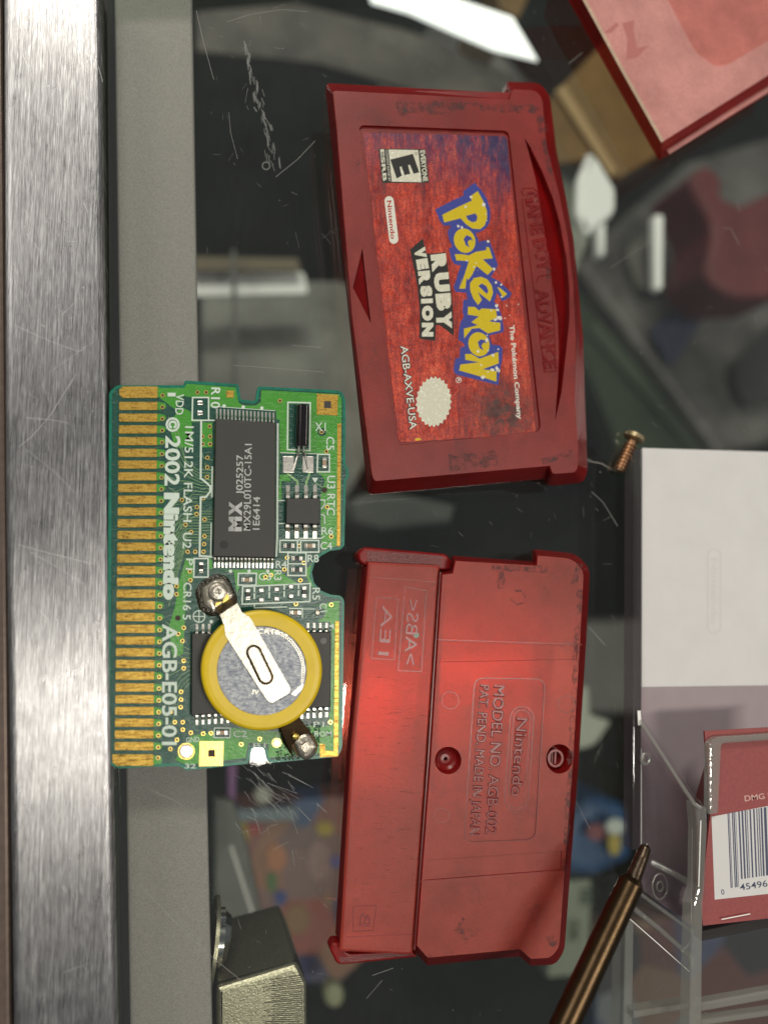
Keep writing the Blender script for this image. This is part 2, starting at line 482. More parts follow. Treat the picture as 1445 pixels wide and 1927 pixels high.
def ink(name, col, chip=0.7, ccol=(0.75, 0.74, 0.68), rough=0.4, cs=22):
    m, nt, out = new_mat(name)
    v = coords(nt)
    c = mixc(nt, ramp(nt, noise(nt, v, 50, 2, .7), [(0.35, 0.), (0.7, 1.)]), tuple(x*0.82 for x in col), col)
    if chip < 1: c = mixc(nt, ramp(nt, noise(nt, v, cs, 4, 0.7), [(chip, 0.0), (chip+0.03, 1.0)]), c, ccol)
    nt.links.new(princ(nt, c, rough, 0, 0.5, bump(nt, noise(nt, v, 30, 3), 0.3, 0.004)), out.inputs[0])
    return m
M['ink_yellow'] = ink('yellow ink', (0.62, 0.47, 0.008), 0.70)
M['ink_blue'] = ink('blue ink', (0.045, 0.06, 0.30), 0.70)
M['ink_black'] = ink('black ink', (0.018, 0.018, 0.016), 0.72)
M['ink_cream'] = ink('cream ink', (0.66, 0.65, 0.52), 0.60, (0.8, 0.8, 0.75), 0.35)
M['ink_white'] = ink('off-white ink', (0.72, 0.70, 0.62), 1.0)
M['ink_red'] = ink('red ink', (0.40, 0.03, 0.02), 1.0)

M['mask_dark'] = simple('dark green solder mask', (0.006, 0.060, 0.042), 0.22, 0, 0.25, 3, 0.25, 9, bd=0.006)
def board_mat(name, col):
    m, nt, out = new_mat(name)
    v = coords(nt)
    c = mixc(nt, noise(nt, v, 9, 4), tuple(x*0.8 for x in col), tuple(x*1.2 for x in col))
    h = noise(nt, coords(nt, 1, 2.6, 1), 8, 5, 0.65)
    nt.links.new(princ(nt, c, 0.27, 0, 0.6, bump(nt, h, 0.4, 0.02)), out.inputs[0])
    return m
M['mask_dark'] = board_mat('dark green solder mask', (0.005, 0.062, 0.042))
M['mask_light'] = board_mat('green solder mask over copper', (0.050, 0.27, 0.024))
M['trace'] = board_mat('green trace', (0.20, 0.36, 0.15))
M['board_edge'] = simple('teal board edge', (0.0, 0.15, 0.095), 0.35, 0, 0.3, 12, 0.3, 20)
M['silk'] = simple('white silkscreen', (0.56, 0.66, 0.58), 0.5, 0, 0.08, 30)
def gold_mat():
    m, nt, out = new_mat('worn gold contact')
    a = noise(nt, coords(nt, 3, 22, 1), 2.0, 5, 0.75)
    b = noise(nt, coords(nt), 40, 3, 0.8)
    c = ramp(nt, mixc(nt, 0.4, a, b), [(0.38, (0.09, 0.045, 0.010)), (0.48, (0.46, 0.28, 0.05)), (0.64, (0.74, 0.52, 0.12))])
    nt.links.new(princ(nt, c, ramp(nt, a, [(0.3, 0.5), (0.7, 0.3)]), 0.75, 0.5, bump(nt, b, 0.3, 0.004)), out.inputs[0])
    return m
M['gold'] = gold_mat()
M['gold_clean'] = simple('gold plating', (0.90, 0.66, 0.18), 0.3, 0.9, 0.15, 30, 0.4, 25)
M['hole'] = simple('drilled hole', (0.03, 0.012, 0.006), 0.6)
M['chip'] = simple('black chip resin', (0.030, 0.029, 0.027), 0.5, 0, 0.25, 60, 0.5, 120, bd=0.003)
M['chip_side'] = simple('black chip side', (0.006, 0.006, 0.006), 0.35)
M['chip_ink'] = simple('grey chip printing', (0.42, 0.43, 0.42), 0.5, 0, 0.15, 50)
M['tin'] = simple('tinned metal', (0.78, 0.76, 0.70), 0.28, 0.95, 0.15, 25, 0.35, 30)
M['solder'] = simple('dull solder', (0.40, 0.37, 0.31), 0.35, 0.85, 0.3, 6, 0.5, 9, bd=0.02)
M['flux'] = simple('burnt flux', (0.022, 0.018, 0.008), 0.12, 0, 0.4, 14, 1.0, 16, bd=0.03)
M['cap_body'] = simple('capacitor body', (0.34, 0.24, 0.15), 0.4, 0, 0.1, 30)
M['res_body'] = simple('resistor body', (0.012, 0.012, 0.012), 0.35)
M['ring_yellow'] = simple('yellow battery ring', (0.64, 0.45, 0.003), 0.42, 0, 0.05, 4, 0.15, 25)
def cell_mat():
    m, nt, out = new_mat('scuffed cell steel')
    v = coords(nt); a = noise(nt, coords(nt, 16, 60, 1, 0.7), 1.0, 5, 0.8); b = noise(nt, v, 18, 5, 0.75)
    c = ramp(nt, mixc(nt, 0.5, a, b), [(0.38, (0.13, 0.145, 0.19)), (0.5, (0.31, 0.33, 0.37)), (0.64, (0.66, 0.67, 0.66))])
    nt.links.new(princ(nt, c, 0.5, 0.45, 0.5, bump(nt, a, 0.8, 0.006)), out.inputs[0]); return m
M['cell'] = cell_mat()
M['tab'] = simple('nickel tab', (0.62, 0.59, 0.50), 0.38, 0.85, 0.15, 5, 0.5, 12, bd=0.01)
M['crystal'] = simple('black crystal can', (0.05, 0.045, 0.05), 0.16, 0.8, 0.1, 10)

M['paper'] = simple('white paper', (0.60, 0.59, 0.59), 0.7, 0, 0.03, 2, 0.15, 60)
M['paper_pink'] = simple('mauve printed paper', (0.30, 0.245, 0.265), 0.7, 0, 0.04, 3)
M['paper_faint'] = simple('faint grey print', (0.56, 0.545, 0.545), 0.7, 0, 0.02, 3)
M['card_red'] = simple('dark red card', (0.26, 0.055, 0.055), 0.6, 0, 0.12, 25, 0.2, 60)
M['card_red_dark'] = simple('dark red card fold', (0.20, 0.04, 0.035), 0.6, 0, 0.12, 25)
M['clear'] = clear('clear plastic', (0.95, 0.95, 0.95), 0.02, 1.5, 0.04, (0.5, 0.5, 0.5))
M['clear_bar'] = clear('clear plastic bar', (0.84, 0.85, 0.83), 0.20, 1.75, 0.07, (0.6, 0.6, 0.56), 0.35)
M['clear_tint'] = clear('mauve tinted plastic', (0.80, 0.76, 0.79), 0.06, 1.5, 0.06, (0.4, 0.36, 0.38))
M['steel_dark'] = simple('dark bronze steel', (0.06, 0.038, 0.02), 0.32, 0.95, 0.25, 5, 0.35, 40)
M['steel_tip'] = simple('worn dark steel tip', (0.07, 0.05, 0.035), 0.3, 0.9, 0.4, 14, 0.5, 30)
M['bronze'] = simple('copper coloured screw', (0.40, 0.23, 0.13), 0.3, 0.95, 0.3, 30)
M['brass_dull'] = simple('dull brass head', (0.33, 0.27, 0.16), 0.4, 0.8, 0.3, 30, 0.5, 40)
M['lock_gold'] = simple('nickel plated lock', (0.50, 0.46, 0.34), 0.36, 0.9, 0.25, 26, 0.8, 45, bd=0.006)
M['lock_dark'] = simple('dark lock side', (0.10, 0.095, 0.07), 0.4, 0.85, 0.35, 6, 0.4, 30)
M['chrome'] = simple('chrome', (0.7, 0.7, 0.68), 0.15, 1.0, 0.2, 12)

# ---------------------------------------------------------------- the display case
case = thing('display_case', P(700, 1000, 0), 'glass topped display case with a brushed aluminium rim and a grey strip under the glass', 'display case')
# aluminium rail: slightly higher than the glass
mb = MB()
zr = 1.6
out = [(6, -60, 0), (189, -60, 0), (204, 950), (222, 2000, 0), (26, 2000, 0), (10, 950)]
L = solid(mb, out, zr, -32, 0.9, 0.0, steps=4)
mb.build('rail', M['rail'], case)
mb = MB()
solid(mb, [(-120, -80), (5, -80), (24, 2010), (-120, 2010)], -3.5, -30, 0.6)
mb.build('rail_side', M['rail_side'], case)
mb = MB()
solid(mb, [(180, -80), (214, -80), (246, 2010), (210, 2010)], -6.3, -9, 0)
mb.build('rubber_gap', M['black'], case)
# grey strip lies under the glass
mb = MB()
solid(mb, [(214, -80), (361, -80), (376, 800), (402, 2010), (246, 2010), (228, 900)], -6.2, -20, 0.35, steps=3)
strip = mb.build('support_strip', M['strip'], case)
# glass: bevelled slab
mb = MB()
g = [(202, -90), (1750, -90), (1750, 2100), (226, 2100), (209, 950)]
T = up(g, 0)
if area2(T) < 0: T.reverse()
B = drop(T, -6)
mb.ngon(T, 0); mb.ngon(B, 0, flip=True); mb.loft(B, T, 1)
glass = mb.build('glass_top', [M['glass'], M['glass_edge']], case)
# scratches
mb = MB()
def scr(pts, w, z=0.012, jitter=0.0):
    q = [(x+random.uniform(-jitter, jitter), y+random.uniform(-jitter, jitter)) for x, y in pts]
    line(mb, q, w*random.uniform(0.35, 0.75), z, cap=0.1)
for a in ([(427, 42), (470, 28), (530, 18), (580, 22)], [(431, 212), (435, 250), (447, 300)], [(519, 332), (560, 300), (592, 266)],
          [(370, 20), (384, 80), (402, 150)], [(1250, 25+90), (1262, 60+90)], [(550, 650), (606, 654)], [(440, 688), (470, 689), (610, 700)],
          [(1112, 925), (1135, 945), (1162, 990)], [(1108, 1180), (1140, 1215)], [(1360, 428), (1375, 430), (1390, 460)],
          [(1145, 505), (1225, 452)], [(515, 1598), (542, 1584)], [(492, 1570), (510, 1554), (524, 1552)], [(560, 1520), (585, 1545)],
          [(596, 1512), (615, 1528)], [(700, 1836), (740, 1822)], [(1078, 1500), (1110, 1560)], [(1103, 868), (1130, 873), (1160, 888)],
          [(268, 1670), (330, 1735), (392, 1796), (460, 1850)], [(285, 1487), (345, 1515)], [(690, 1880), (720, 1845)],
          [(1345, 90), (1365, 135)], [(1385, 375), (1391, 400)], [(1070, 120), (1096, 98)]):
    scr(a, 1.0, jitter=0.8)
for i in range(44):
    cx, cy = random.choice([(500, 90, ), (480, 250), (560, 400), (540, 1500), (1120, 980), (1240, 1800), (600, 1560), (420, 1560)])
    cx += random.gauss(0, 60); cy += random.gauss(0, 70)
    if cx < 385: continue
    a = random.uniform(0, math.pi); l = random.uniform(4, 34)
    scr([(cx, cy), (cx+l*math.cos(a)*0.5, cy+l*math.sin(a)*0.5+random.uniform(-2, 2)), (cx+l*math.cos(a), cy+l*math.sin(a))], random.uniform(0.3, 0.6))
for i in range(18):   # the fan of scratches below the circuit board
    x = random.uniform(470, 560); y = random.uniform(1450, 1520)
    scr([(x, y), (x+random.uniform(15, 60), y+random.uniform(18, 60))], random.uniform(0.5, 0.9))
for i in range(260):
    x = random.uniform(385, 1440); y = random.uniform(0, 1920); a = random.gauss(1.0, .7); l = random.uniform(3, 16)
    line(mb, [(x, y), (x+l*math.cos(a), y+l*math.sin(a))], random.uniform(0.12, 0.3), 0.012)
for i in range(90):   # dust
    x = random.uniform(390, 1440); y = random.uniform(0, 1920)
    sheet(mb, circ(x, y, random.uniform(0.4, 1.1), 6), 0.014)
mb.build('scratches', M['scratch'], glass, kind='stuff')
mb = MB()
for k in range(70):   # the broad rub mark at the top
    t = k/70
    x = 458+t*62 + random.gauss(0, 3+4*t); y = 78+t*235
    line(mb, [(x, y), (x+random.uniform(-1, 5), y+random.uniform(6, 16))], random.uniform(1.2, 3.0), 0.012+0.00001*k)
line(mb, circ(501, 312, 7, 14), 2.5, 0.013, closed=True)
for k in range(40):
    x = 490+random.gauss(0, 30); y = 1480+random.gauss(0, 45)
    line(mb, [(x, y), (x+random.uniform(4, 18), y+random.uniform(4, 18))], random.uniform(0.8, 2.0), 0.012)
mb.build('rub_mark', M['scratch_soft'], glass, kind='stuff')
mb = MB()
zz = zr+0.004
for a, w in (([(36, 841), (60, 822), (95, 782), (145, 702)], 1.1), ([(50, 786), (95, 790), (130, 796)], 1.0), ([(32, 1024), (90, 1040), (178, 1062)], 1.2),
             ([(60, 1040), (110, 1068), (160, 1100)], .8), ([(50, 845), (100, 885), (145, 930)], .7), ([(28, 612), (90, 640), (150, 662)], .9),
             ([(90, 650), (110, 600), (150, 560)], .7), ([(95, 700), (180, 640)], .7), ([(50, 440), (75, 470)], .7), ([(120, 1830), (170, 1812)], .8)):
    line(mb, a, w*0.55, zz)
for i in range(120):
    x = random.uniform(26, 186); y = random.uniform(0, 1900); a = random.gauss(1.5, .5); l = random.uniform(5, 40)
    line(mb, [(x, y), (x+l*math.cos(a)*.6, y+l*math.sin(a))], random.uniform(0.2, .5), zz+0.001)
for i in range(90):
    x = random.uniform(26, 186); y = random.uniform(0, 1920)
    sheet(mb, circ(x, y, random.uniform(0.5, 1.1), 6), zz+0.003)
mb.build('rail_scratches', M['scratch_metal'], case, kind='stuff')
# floor of the display case
mb = MB()
solid(mb, [(-1500, -1500), (2600, -1500), (2600, 3200), (-1500, 3200)], -330, -340)
mb.build('shelf', M['shelf'], case)

# ---------------------------------------------------------------- goods under the glass
def colours(name, cols, scale=1.2, rough=0.5):
    m, nt, out = new_mat(name)
    v = coords(nt)
    vo = nd(nt, 'ShaderNodeTexVoronoi'); vo.inputs['Scale'].default_value = scale; vo.inputs['Randomness'].default_value = 1.0
    nt.links.new(v, vo.inputs['Vector'])
    sp = nd(nt, 'ShaderNodeSeparateColor'); nt.links.new(vo.outputs['Color'], sp.inputs[0])
    r = nd(nt, 'ShaderNodeValToRGB'); r.color_ramp.interpolation = 'CONSTANT'
    e = r.color_ramp.elements
    while len(e) < len(cols): e.new(0.5)
    for i, c in enumerate(cols): e[i].position = i/len(cols); e[i].color = (*c, 1)
    nt.links.new(sp.outputs[0], r.inputs['Fac'])
    nt.links.new(princ(nt, r.outputs[0], rough), out.inputs[0])
    return m
DEEP = 1.9
def good(name, pts, zt, zb, mat, label, cat, rnd=0.6, group=None, extra=None):
    thick = zt-zb; zt = zt*DEEP; zb = zt-thick
    t = thing(name, P(sum(p[0] for p in pts)/len(pts), sum(p[1] for p in pts)/len(pts), zb), label, cat, group)
    mb = MB(); solid(mb, rpoly(pts), zt, zb, rnd); mb.build('body', mat, t)
    if extra:
        for nm, pp, z, mt in extra:
            z = z*DEEP if z*DEEP > zt else zt+1
            mb = MB(); solid(mb, rpoly(pp), z, z-0.8, 0.0); mb.build(nm, mt, t)
    return t
grey_green = simple('grey green plastic', (0.17, 0.175, 0.15), 0.5, 0, 0.5, 0.35)
white_lip_glare = simple('white lip and glare', (0.88, 0.91, 0.86), 0.5)  # plain white for the bin lip and the painted reflections
dark_p = simple('dark plastic', (0.022, 0.022, 0.02), 0.35, 0, 0.3, 0.5)
green_p = simple('dark green felt', (0.020, 0.034, 0.016), 0.8, 0, 0.2, 1)
gold_card = simple('brown cardboard', (0.15, 0.088, 0.022), 0.6, 0, 0.25, 0.8)
mauve_p = simple('mauve grey plastic', (0.085, 0.082, 0.074), 0.45, 0, 0.65, 0.45)
plum = simple('plum red plastic', (0.12, 0.022, 0.022), 0.5, 0, 0.2, 1)
navy = simple('navy plastic', (0.022, 0.028, 0.065), 0.5)
blue_p = simple('blue plastic', (0.015, 0.06, 0.15), 0.5, 0, 0.3, 2)
yel_p = simple('yellow plastic', (0.35, 0.28, 0.05), 0.5)
pale_p = simple('pale green card', (0.20, 0.23, 0.165), 0.6)
brown_b = simple('brown strip', (0.15, 0.125, 0.07), 0.6)

good('storage_bin', [(380, 530), (640, 528), (700, 560), (700, 850), (620, 1000), (380, 1000)], -70, -150, grey_green, 'grey green plastic bin below the glass with a white front lip', 'storage bin', 1,
     extra=[('lip', [(350, 512), (572, 512, 8), (580, 552, 8), (350, 558)], -62, white_lip_glare), ('top_band', [(350, 482), (560, 486), (566, 509), (350, 509)], -60, brown_b),
            ('divider', [(436, 470), (444, 470), (446, 720), (438, 720)], -58, simple('divider', (0.10, 0.105, 0.09), 0.5))])
glow = simple('painted lamp glare', (0.8, 0.8, 0.78), 0.5)  # glowing sheet added for the glare of a lamp on the glass
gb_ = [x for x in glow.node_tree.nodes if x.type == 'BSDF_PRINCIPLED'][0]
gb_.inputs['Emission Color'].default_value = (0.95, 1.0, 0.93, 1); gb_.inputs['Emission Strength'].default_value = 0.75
good('lamp_glare', [(690, -30), (840, -12), (965, 30), (1013, 112), (930, 92), (860, 62), (770, 22), (700, 2)], -34, -35, glow, 'painted white lamp glare under the glass at the top edge above the label shell', 'lamp glare')
good('grey_board', [(370, 20), (560, 5), (760, 55), (1010, 160), (930, 215), (600, 120), (370, 95)], -62, -64, simple('warm grey board', (0.075, 0.07, 0.055), .6, 0, .7, .4), 'warm grey board running across under the glass below the painted lamp glare', 'board')
good('pale_glare', [(1030, 300, 10), (1092, 300, 10), (1108, 450, 14), (1062, 560, 14), (1040, 480)], -52, -54, simple('pale green painted glare', (0.26, 0.28, 0.225), .5, 0, .2, 1), 'pale green painted glare under the glass hugging the grip edge of the label shell', 'glare')  # pale panel that paints hazy lamp glare on the glass
good('black_tray', [(690, 190), (850, 0), (930, 85), (1080, 250), (1000, 420)], -75, -100, mauve_p, 'charcoal tray under the glass behind the label shell', 'tray')
good('cardboard_box', [(1030, 190, 3), (1130, 85), (1160, 60, 3), (1272, 270, 3), (1165, 336, 3), (1100, 300), (1040, 310)], -44, -47, gold_card, 'brown cardboard box under the glass next to the pink shell', 'box', 0.6,
     extra=[('tape', [(1045, 170), (1062, 158), (1160, 320), (1150, 332)], -43.2, simple('pale tape', (0.36, 0.25, 0.11), 0.5))])
good('cardboard_wedge', [(925, -40), (1010, -40), (975, 35), (940, 15)], -50, -80, gold_card, 'small brown cardboard corner beside the painted lamp glare', 'box', 0.4)
good('plastic_reflection', [(1088, 335, 8), (1110, 283, 6), (1128, 300, 4), (1160, 355, 8), (1160, 400, 14), (1105, 445, 6), (1085, 400, 8)], -36, -38, white_lip_glare, 'reflection on crumpled plastic modelled as a white shape right of the label shell', 'reflection', 1.5)  # bright reflection on crumpled plastic, put into a white shape
good('grey_console', [(1085, 500), (1180, 400), (1300, 300), (1500, 240), (1500, 820), (1350, 860), (1130, 560)], -95, -140, mauve_p, 'large grey plastic console under the glass on the right', 'console', 4,
     extra=[('button', [(1175, 470, 20), (1240, 420, 20), (1300, 520, 20), (1200, 548, 20)], -92, simple('grey key', (0.12, 0.118, 0.10), 0.5)),
            ('slot', [(1224, 624), (1318, 530), (1350, 560), (1262, 690)], -92, navy),
            ('screen', [(1375, 700, 30), (1460, 600, 20), (1480, 760, 20), (1400, 770, 30)], -92, dark_p)])
good('plum_controller', [(1295, 335, 14), (1330, 305, 14), (1365, 335, 14), (1358, 370, 10), (1400, 385, 10), (1470, 350, 20), (1480, 560, 20), (1370, 560, 30), (1325, 520, 24), (1345, 430, 20)], -70, -95, plum, 'plum red game controller under the glass at the right edge', 'controller', 3)
for x, y0, y1, lb in ((1133, 395, 482, 'shorter vertical highlight modelled as a white rod below the bright plastic reflection'), (1241, 402, 545, 'longer vertical highlight modelled as a white rod over the grey console')):
    t = MB(); solid(t, rpoly([(x-9, y0, 8), (x+9, y0, 8), (x+7, y1, 8), (x-7, y1, 8)]), -85, -88, 1)  # highlights on clear plastic, modelled as white bars
    t.build('rod_highlight', white_lip_glare, None, label=lb, cat='highlight', group='rod shaped highlights under the glass')
good('green_felt_strip', [(1050, 560), (1125, 520), (1350, 800), (1400, 960), (1210, 960)], -100, -112, green_p, 'dark green felt strip running diagonally under the glass', 'felt strip', 1,
     extra=[('seam', [(1105, 620), (1125, 600), (1345, 860), (1330, 880)], -98.5, simple('green seam', (0.035, 0.055, 0.03), .8))])
good('grey_tray', [(1060, 1170, 10), (1215, 1165), (1215, 1345), (1050, 1345)], -75, -95, simple('warm grey tray', (0.10, 0.098, 0.088), .5, 0, .2, .7), 'warm grey plastic tray under the glass right of the back shell', 'tray', 2)
good('price_tag_holder', [(1060, 1290, 4), (1110, 1292, 6), (1112, 1345, 4), (1152, 1358, 8), (1120, 1405, 14), (1060, 1420, 6)], -46, -60, simple('pale holder', (0.36, 0.38, 0.31), .4), 'pale plastic price holder under the glass beside the round screw well', 'price holder', 1)
good('upright_post', [(1062, 1400), (1085, 1400), (1080, 1530), (1058, 1530)], -56, -90, simple('post', (0.2, 0.21, 0.165), .5), 'pale upright post under the glass along the back shell', 'post', 1)
good('blue_figure', [(1055, 1560, 20), (1110, 1500, 20), (1185, 1515, 20), (1195, 1620, 20), (1120, 1655, 20), (1050, 1645, 20)], -58, -90, blue_p, 'blue toy figure with a yellow patch under the glass near the screwdriver', 'toy figure', 4,
     extra=[('patch', circ(1156, 1585, 12, 12, 26), -56, yel_p), ('head', circ(1122, 1566, 18, 12, 16), -56, simple('dk red toy', (0.16, 0.04, 0.05), .5)), ('white_patch', circ(1158, 1556, 18, 12, 15), -55, simple('toy white', (.45, .5, .45), .5))])
pt = good('game_manual', [(1040, 1660), (1112, 1656), (1108, 1835), (1030, 1840)], -60, -66, pale_p, 'pale green card with dark block lettering under the glass below the back shell', 'card', 0.4)
mb = MB(); text(mb, 'IE', (1092, 1672), (1092, 1705), 22, -113.6, 0.03); text(mb, 'OK', (1070, 1730), (1068, 1775), 20, -113.6, 0.03)
mb.build('lettering', simple('dark green lettering', (0.03, 0.05, 0.03), 0.6), pt)
mb = MB()
poster = colours('colourful game art', [(0.192, 0.097, 0.047), (0.037, 0.042, 0.122), (0.237, 0.062, 0.042), (0.162, 0.097, 0.082), (0.037, 0.072, 0.162), (0.222, 0.107, 0.057), (0.097, 0.042, 0.042), (0.262, 0.172, 0.027), (0.132, 0.082, 0.072), (0.047, 0.042, 0.082), (0.177, 0.072, 0.052)], 0.9)
t = thing('game_box', P(560, 1700, -130), 'game box with orange and blue cover art under the glass left of the back shell', 'game box')
solid(mb, [(420, 1520), (700, 1490), (700, 1790), (640, 1850), (580, 1850), (470, 1800)], -118, -130, 0.4); mb.build('cover', poster, t)
for nm, pp, c in (('yellow_patch', circ(452, 1570, 16, 14, 32), (0.303, 0.220, 0.011)), ('red_patch', circ(478, 1560, 13, 12, 12), (0.303, 0.028, 0.022)), ('blue_patch', circ(528, 1690, 12, 12, 15), (0.017, 0.039, 0.165)),
                  ('green_patch', circ(512, 1660, 9, 12, 20), (0.039, 0.121, 0.028)), ('orange_patch', circ(520, 1615, 20, 14, 26), (0.330, 0.132, 0.050)), ('red_stripe', [(462, 1650), (482, 1660), (500, 1760), (480, 1730)], (0.5, 0.07, 0.04)),
                  ('yellow_spot', circ(612, 1560, 16, 12, 14), (0.303, 0.231, 0.017)), ('pale_patch', circ(600, 1620, 22, 12, 40), (0.231, 0.143, 0.121)), ('blue_spot', circ(634, 1622, 16, 12, 12), (0.050, 0.061, 0.193)),
                  ('brown_patch', circ(560, 1730, 24, 12, 30), (0.198, 0.110, 0.039))):
    mb = MB(); solid(mb, pp, -117.5, -118.2, 0); mb.build(nm, simple(nm, c, 0.5), t)
good('angled_bracket', [(402, 1500), (440, 1505), (470, 1600), (510, 1800), (402, 1800)], -44, -46, simple('grey green metal', (0.105, 0.11, 0.095), .4, .3, .2, 1), 'grey metal bracket slanting down under the glass beside the lock', 'bracket', 0.8,
     extra=[('bright_edge_or_highlight', [(432, 1592), (437, 1590), (498, 1780), (492, 1780)], -43.6, simple('bright edge', (.45, .45, .42), .4, .5))])
good('purple_case', [(430, 1440), (446, 1440), (442, 1525), (432, 1525)], -55, -60, simple('purple', (0.22, 0.09, 0.24), .5), 'thin purple game case on edge under the circuit board corner', 'game case', .3)
good('blue_folder', [(432, 1524), (560, 1520), (560, 1545), (434, 1546)], -59, -61, simple('dull blue', (0.13, 0.18, 0.20), .5), 'dull blue folder edge above the game box under the glass', 'folder', .3)
mb = MB(); solid(mb, circ(630, 1876, 19, 20, 24), -100, -104, 1.5)
mb.build('round_token', simple('olive token', (0.28, 0.30, 0.17), .5), None, label='round olive token under the glass near the bottom edge', cat='token')
mb = MB(); solid(mb, circ(496, 1500, 17, 18, 17), -90, -93, 1.0)
mb.build('pale_disc', simple('pale cap', (0.33, 0.33, 0.27), .5), None, label='pale round disc under the glass just below the circuit board notch', cat='disc')
good('acrylic_riser', [(655, 940, 20), (700, 925, 20), (760, 930), (860, 950), (850, 985), (720, 1000), (665, 985, 10)], -50, -60, simple('frosted riser', (0.12, 0.13, 0.115), .4), 'frosted acrylic riser under the glass between the two red shells', 'riser', 2)

mb = MB()
poster2 = colours('dark game art', [(0.06, 0.07, 0.12), (0.16, 0.10, 0.07), (0.03, 0.03, 0.035), (0.10, 0.045, 0.04), (0.13, 0.14, 0.15), (0.02, 0.05, 0.10)], 0.55)
t = thing('game_box', P(1300, 1850, -120), 'dark game box with brown and blue cover under the clear plastic box', 'game box')
solid(mb, [(1120, 1740), (1500, 1700), (1520, 1960), (1120, 1990)], -120, -132, 0.4); mb.build('cover', poster2, t)
# the cam lock hanging on the case front
lock = thing('showcase_lock', P(480, 1860, -30), 'nickel plated showcase lock under the glass at the bottom left, next to the grey strip', 'lock')
mb = MB()
solid(mb, rpoly([(408, 1858, 6), (560, 1812, 10), (578, 1850, 4), (580, 2000), (408, 2000)]), -9, -30, 0.8, steps=4)
lb_ = mb.build('body', M['lock_gold'], lock)
mb = MB()
A = up([(405, 1852), (562, 1806)], -9.8); Bq = up([(428, 1776), (530, 1752)], -26)
mb.add([A[0], A[1], Bq[1], Bq[0]], [(0, 1, 2, 3)])
A2 = up([(562, 1806), (578, 1848)], -9.8); B2 = up([(530, 1752), (552, 1778)], -26)
mb.add([A2[0], A2[1], B2[1], B2[0]], [(0, 1, 2, 3)])
mb.build('housing_side', M['lock_dark'], lock)
mb = MB()
for k in range(26):
    y = 1846+k*3.6
    line(mb, [(506+random.uniform(-12, 12), y-2), (569, y-11+k*0.35)], random.uniform(0.5, 1.0), -8.98, mi=0, h=0.06)
mb.build('serration', M['lock_dark'], lock)
mb = MB()
tube(mb, [P(404, 1765, -16), P(418, 1765, -16)], [0.42, 0.42], 28); tube(mb, [P(418, 1766, -16), P(428, 1766, -16), P(433, 1767, -16)], [0.40, 0.33, 0.12], 28)
mb.build('cylinder', M['chrome'], lock)
mb = MB()
tube(mb, [P(398, 1770, -13), P(405, 1770, -13)], 0.60, 30)
mb.build('retaining_nut', M['lock_gold'], lock)

# ---------------------------------------------------------------- front half shell with the label
fs = thing('cartridge_shell', P(850, 540, 0), 'translucent red front shell of a game cartridge with a worn printed label', 'cartridge shell', 'opened halves of the red cartridge')
base = [(612, 160, 8), (949, 180), (951, 157, 5), (1014, 159, 18), (1032, 184, 10), (1044, 285), (1062, 375), (1076, 453), (1086, 555), (1094, 640), (1098, 772), (1102, 885, 4), (1096, 908, 12), (1040, 914, 8), (1029, 912, 3), (1025, 901), (694, 931, 9), (690, 905, 4), (654, 567), (622, 246)]
top = [(625, 169, 8), (957, 186), (962, 167, 5), (1006, 168, 16), (1021, 184, 9), (1029, 273), (1054, 370), (1068, 440), (1079, 530), (1084, 640), (1083, 757), (1089, 840), (1088, 878, 4), (1083, 890, 9), (1044, 893, 6), (1038, 891, 3), (1034, 878), (704, 907, 7), (699, 894, 4), (661, 592), (633, 246)]
ZF = 4.2
Bo = up(rpoly(base), 0.25); To = up(rpoly(top), ZF)
lab_hole = rpoly([(675, 235, 12), (957, 246, 12), (1018, 812, 14), (743, 839, 14)])
groove = [(986, 258), (998, 300), (1008, 340), (1018, 400), (1030, 470), (1040, 540), (1049, 600), (1051, 660), (1049, 720), (1044, 792), (1056, 740), (1065, 660), (1071, 600), (1071, 545), (1065, 480), (1054, 420), (1040, 370), (1020, 320), (1000, 280)]
arrow = [(682, 467), (698, 608), (664, 541)]
if area2(Bo) < 0: Bo.reverse(); To.reverse()
mb = MB()
Lh, Gv, Ar = up(lab_hole, ZF), up(groove, ZF), up(arrow, ZF)
Ti = offs(To, 0.12)
mb.holed(Ti, [Lh, Gv, Ar], 0)
# outer wall: rounded shoulder, then down with a slight draft
Tm = drop(To, ZF-0.25)
def lerp(A, B, t): return [a.lerp(b, t) for a, b in zip(A, B)]
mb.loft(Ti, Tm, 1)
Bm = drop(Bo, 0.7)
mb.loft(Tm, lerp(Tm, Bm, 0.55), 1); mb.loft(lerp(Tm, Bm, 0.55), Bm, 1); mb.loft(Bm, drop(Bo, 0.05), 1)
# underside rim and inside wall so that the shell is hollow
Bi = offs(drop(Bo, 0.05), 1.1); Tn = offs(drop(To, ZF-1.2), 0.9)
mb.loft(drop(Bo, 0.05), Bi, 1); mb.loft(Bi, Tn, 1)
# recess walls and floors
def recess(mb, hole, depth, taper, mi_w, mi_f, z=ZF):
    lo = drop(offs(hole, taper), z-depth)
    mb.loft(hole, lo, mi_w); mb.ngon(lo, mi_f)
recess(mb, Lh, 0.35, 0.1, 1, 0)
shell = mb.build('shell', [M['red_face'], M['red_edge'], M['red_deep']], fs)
mb = MB(); recess(mb, Gv, 1.1, 0.12, 0, 1); mb.build('finger_groove', [M['red_edge'], M['red_deep']], fs)
mb = MB(); recess(mb, Ar, 0.5, 0.1, 0, 1); mb.build('arrow_mark', [M['red_line'], M['red_deep']], fs)
# brighter lip along the groove
mb = MB()
line(mb, [(1000, 281), (1020, 321), (1040, 371), (1054, 421), (1065, 481)], 1.6, ZF+0.01, h=0.05)
mb.build('groove_lip', M['red_ridge'], fs)
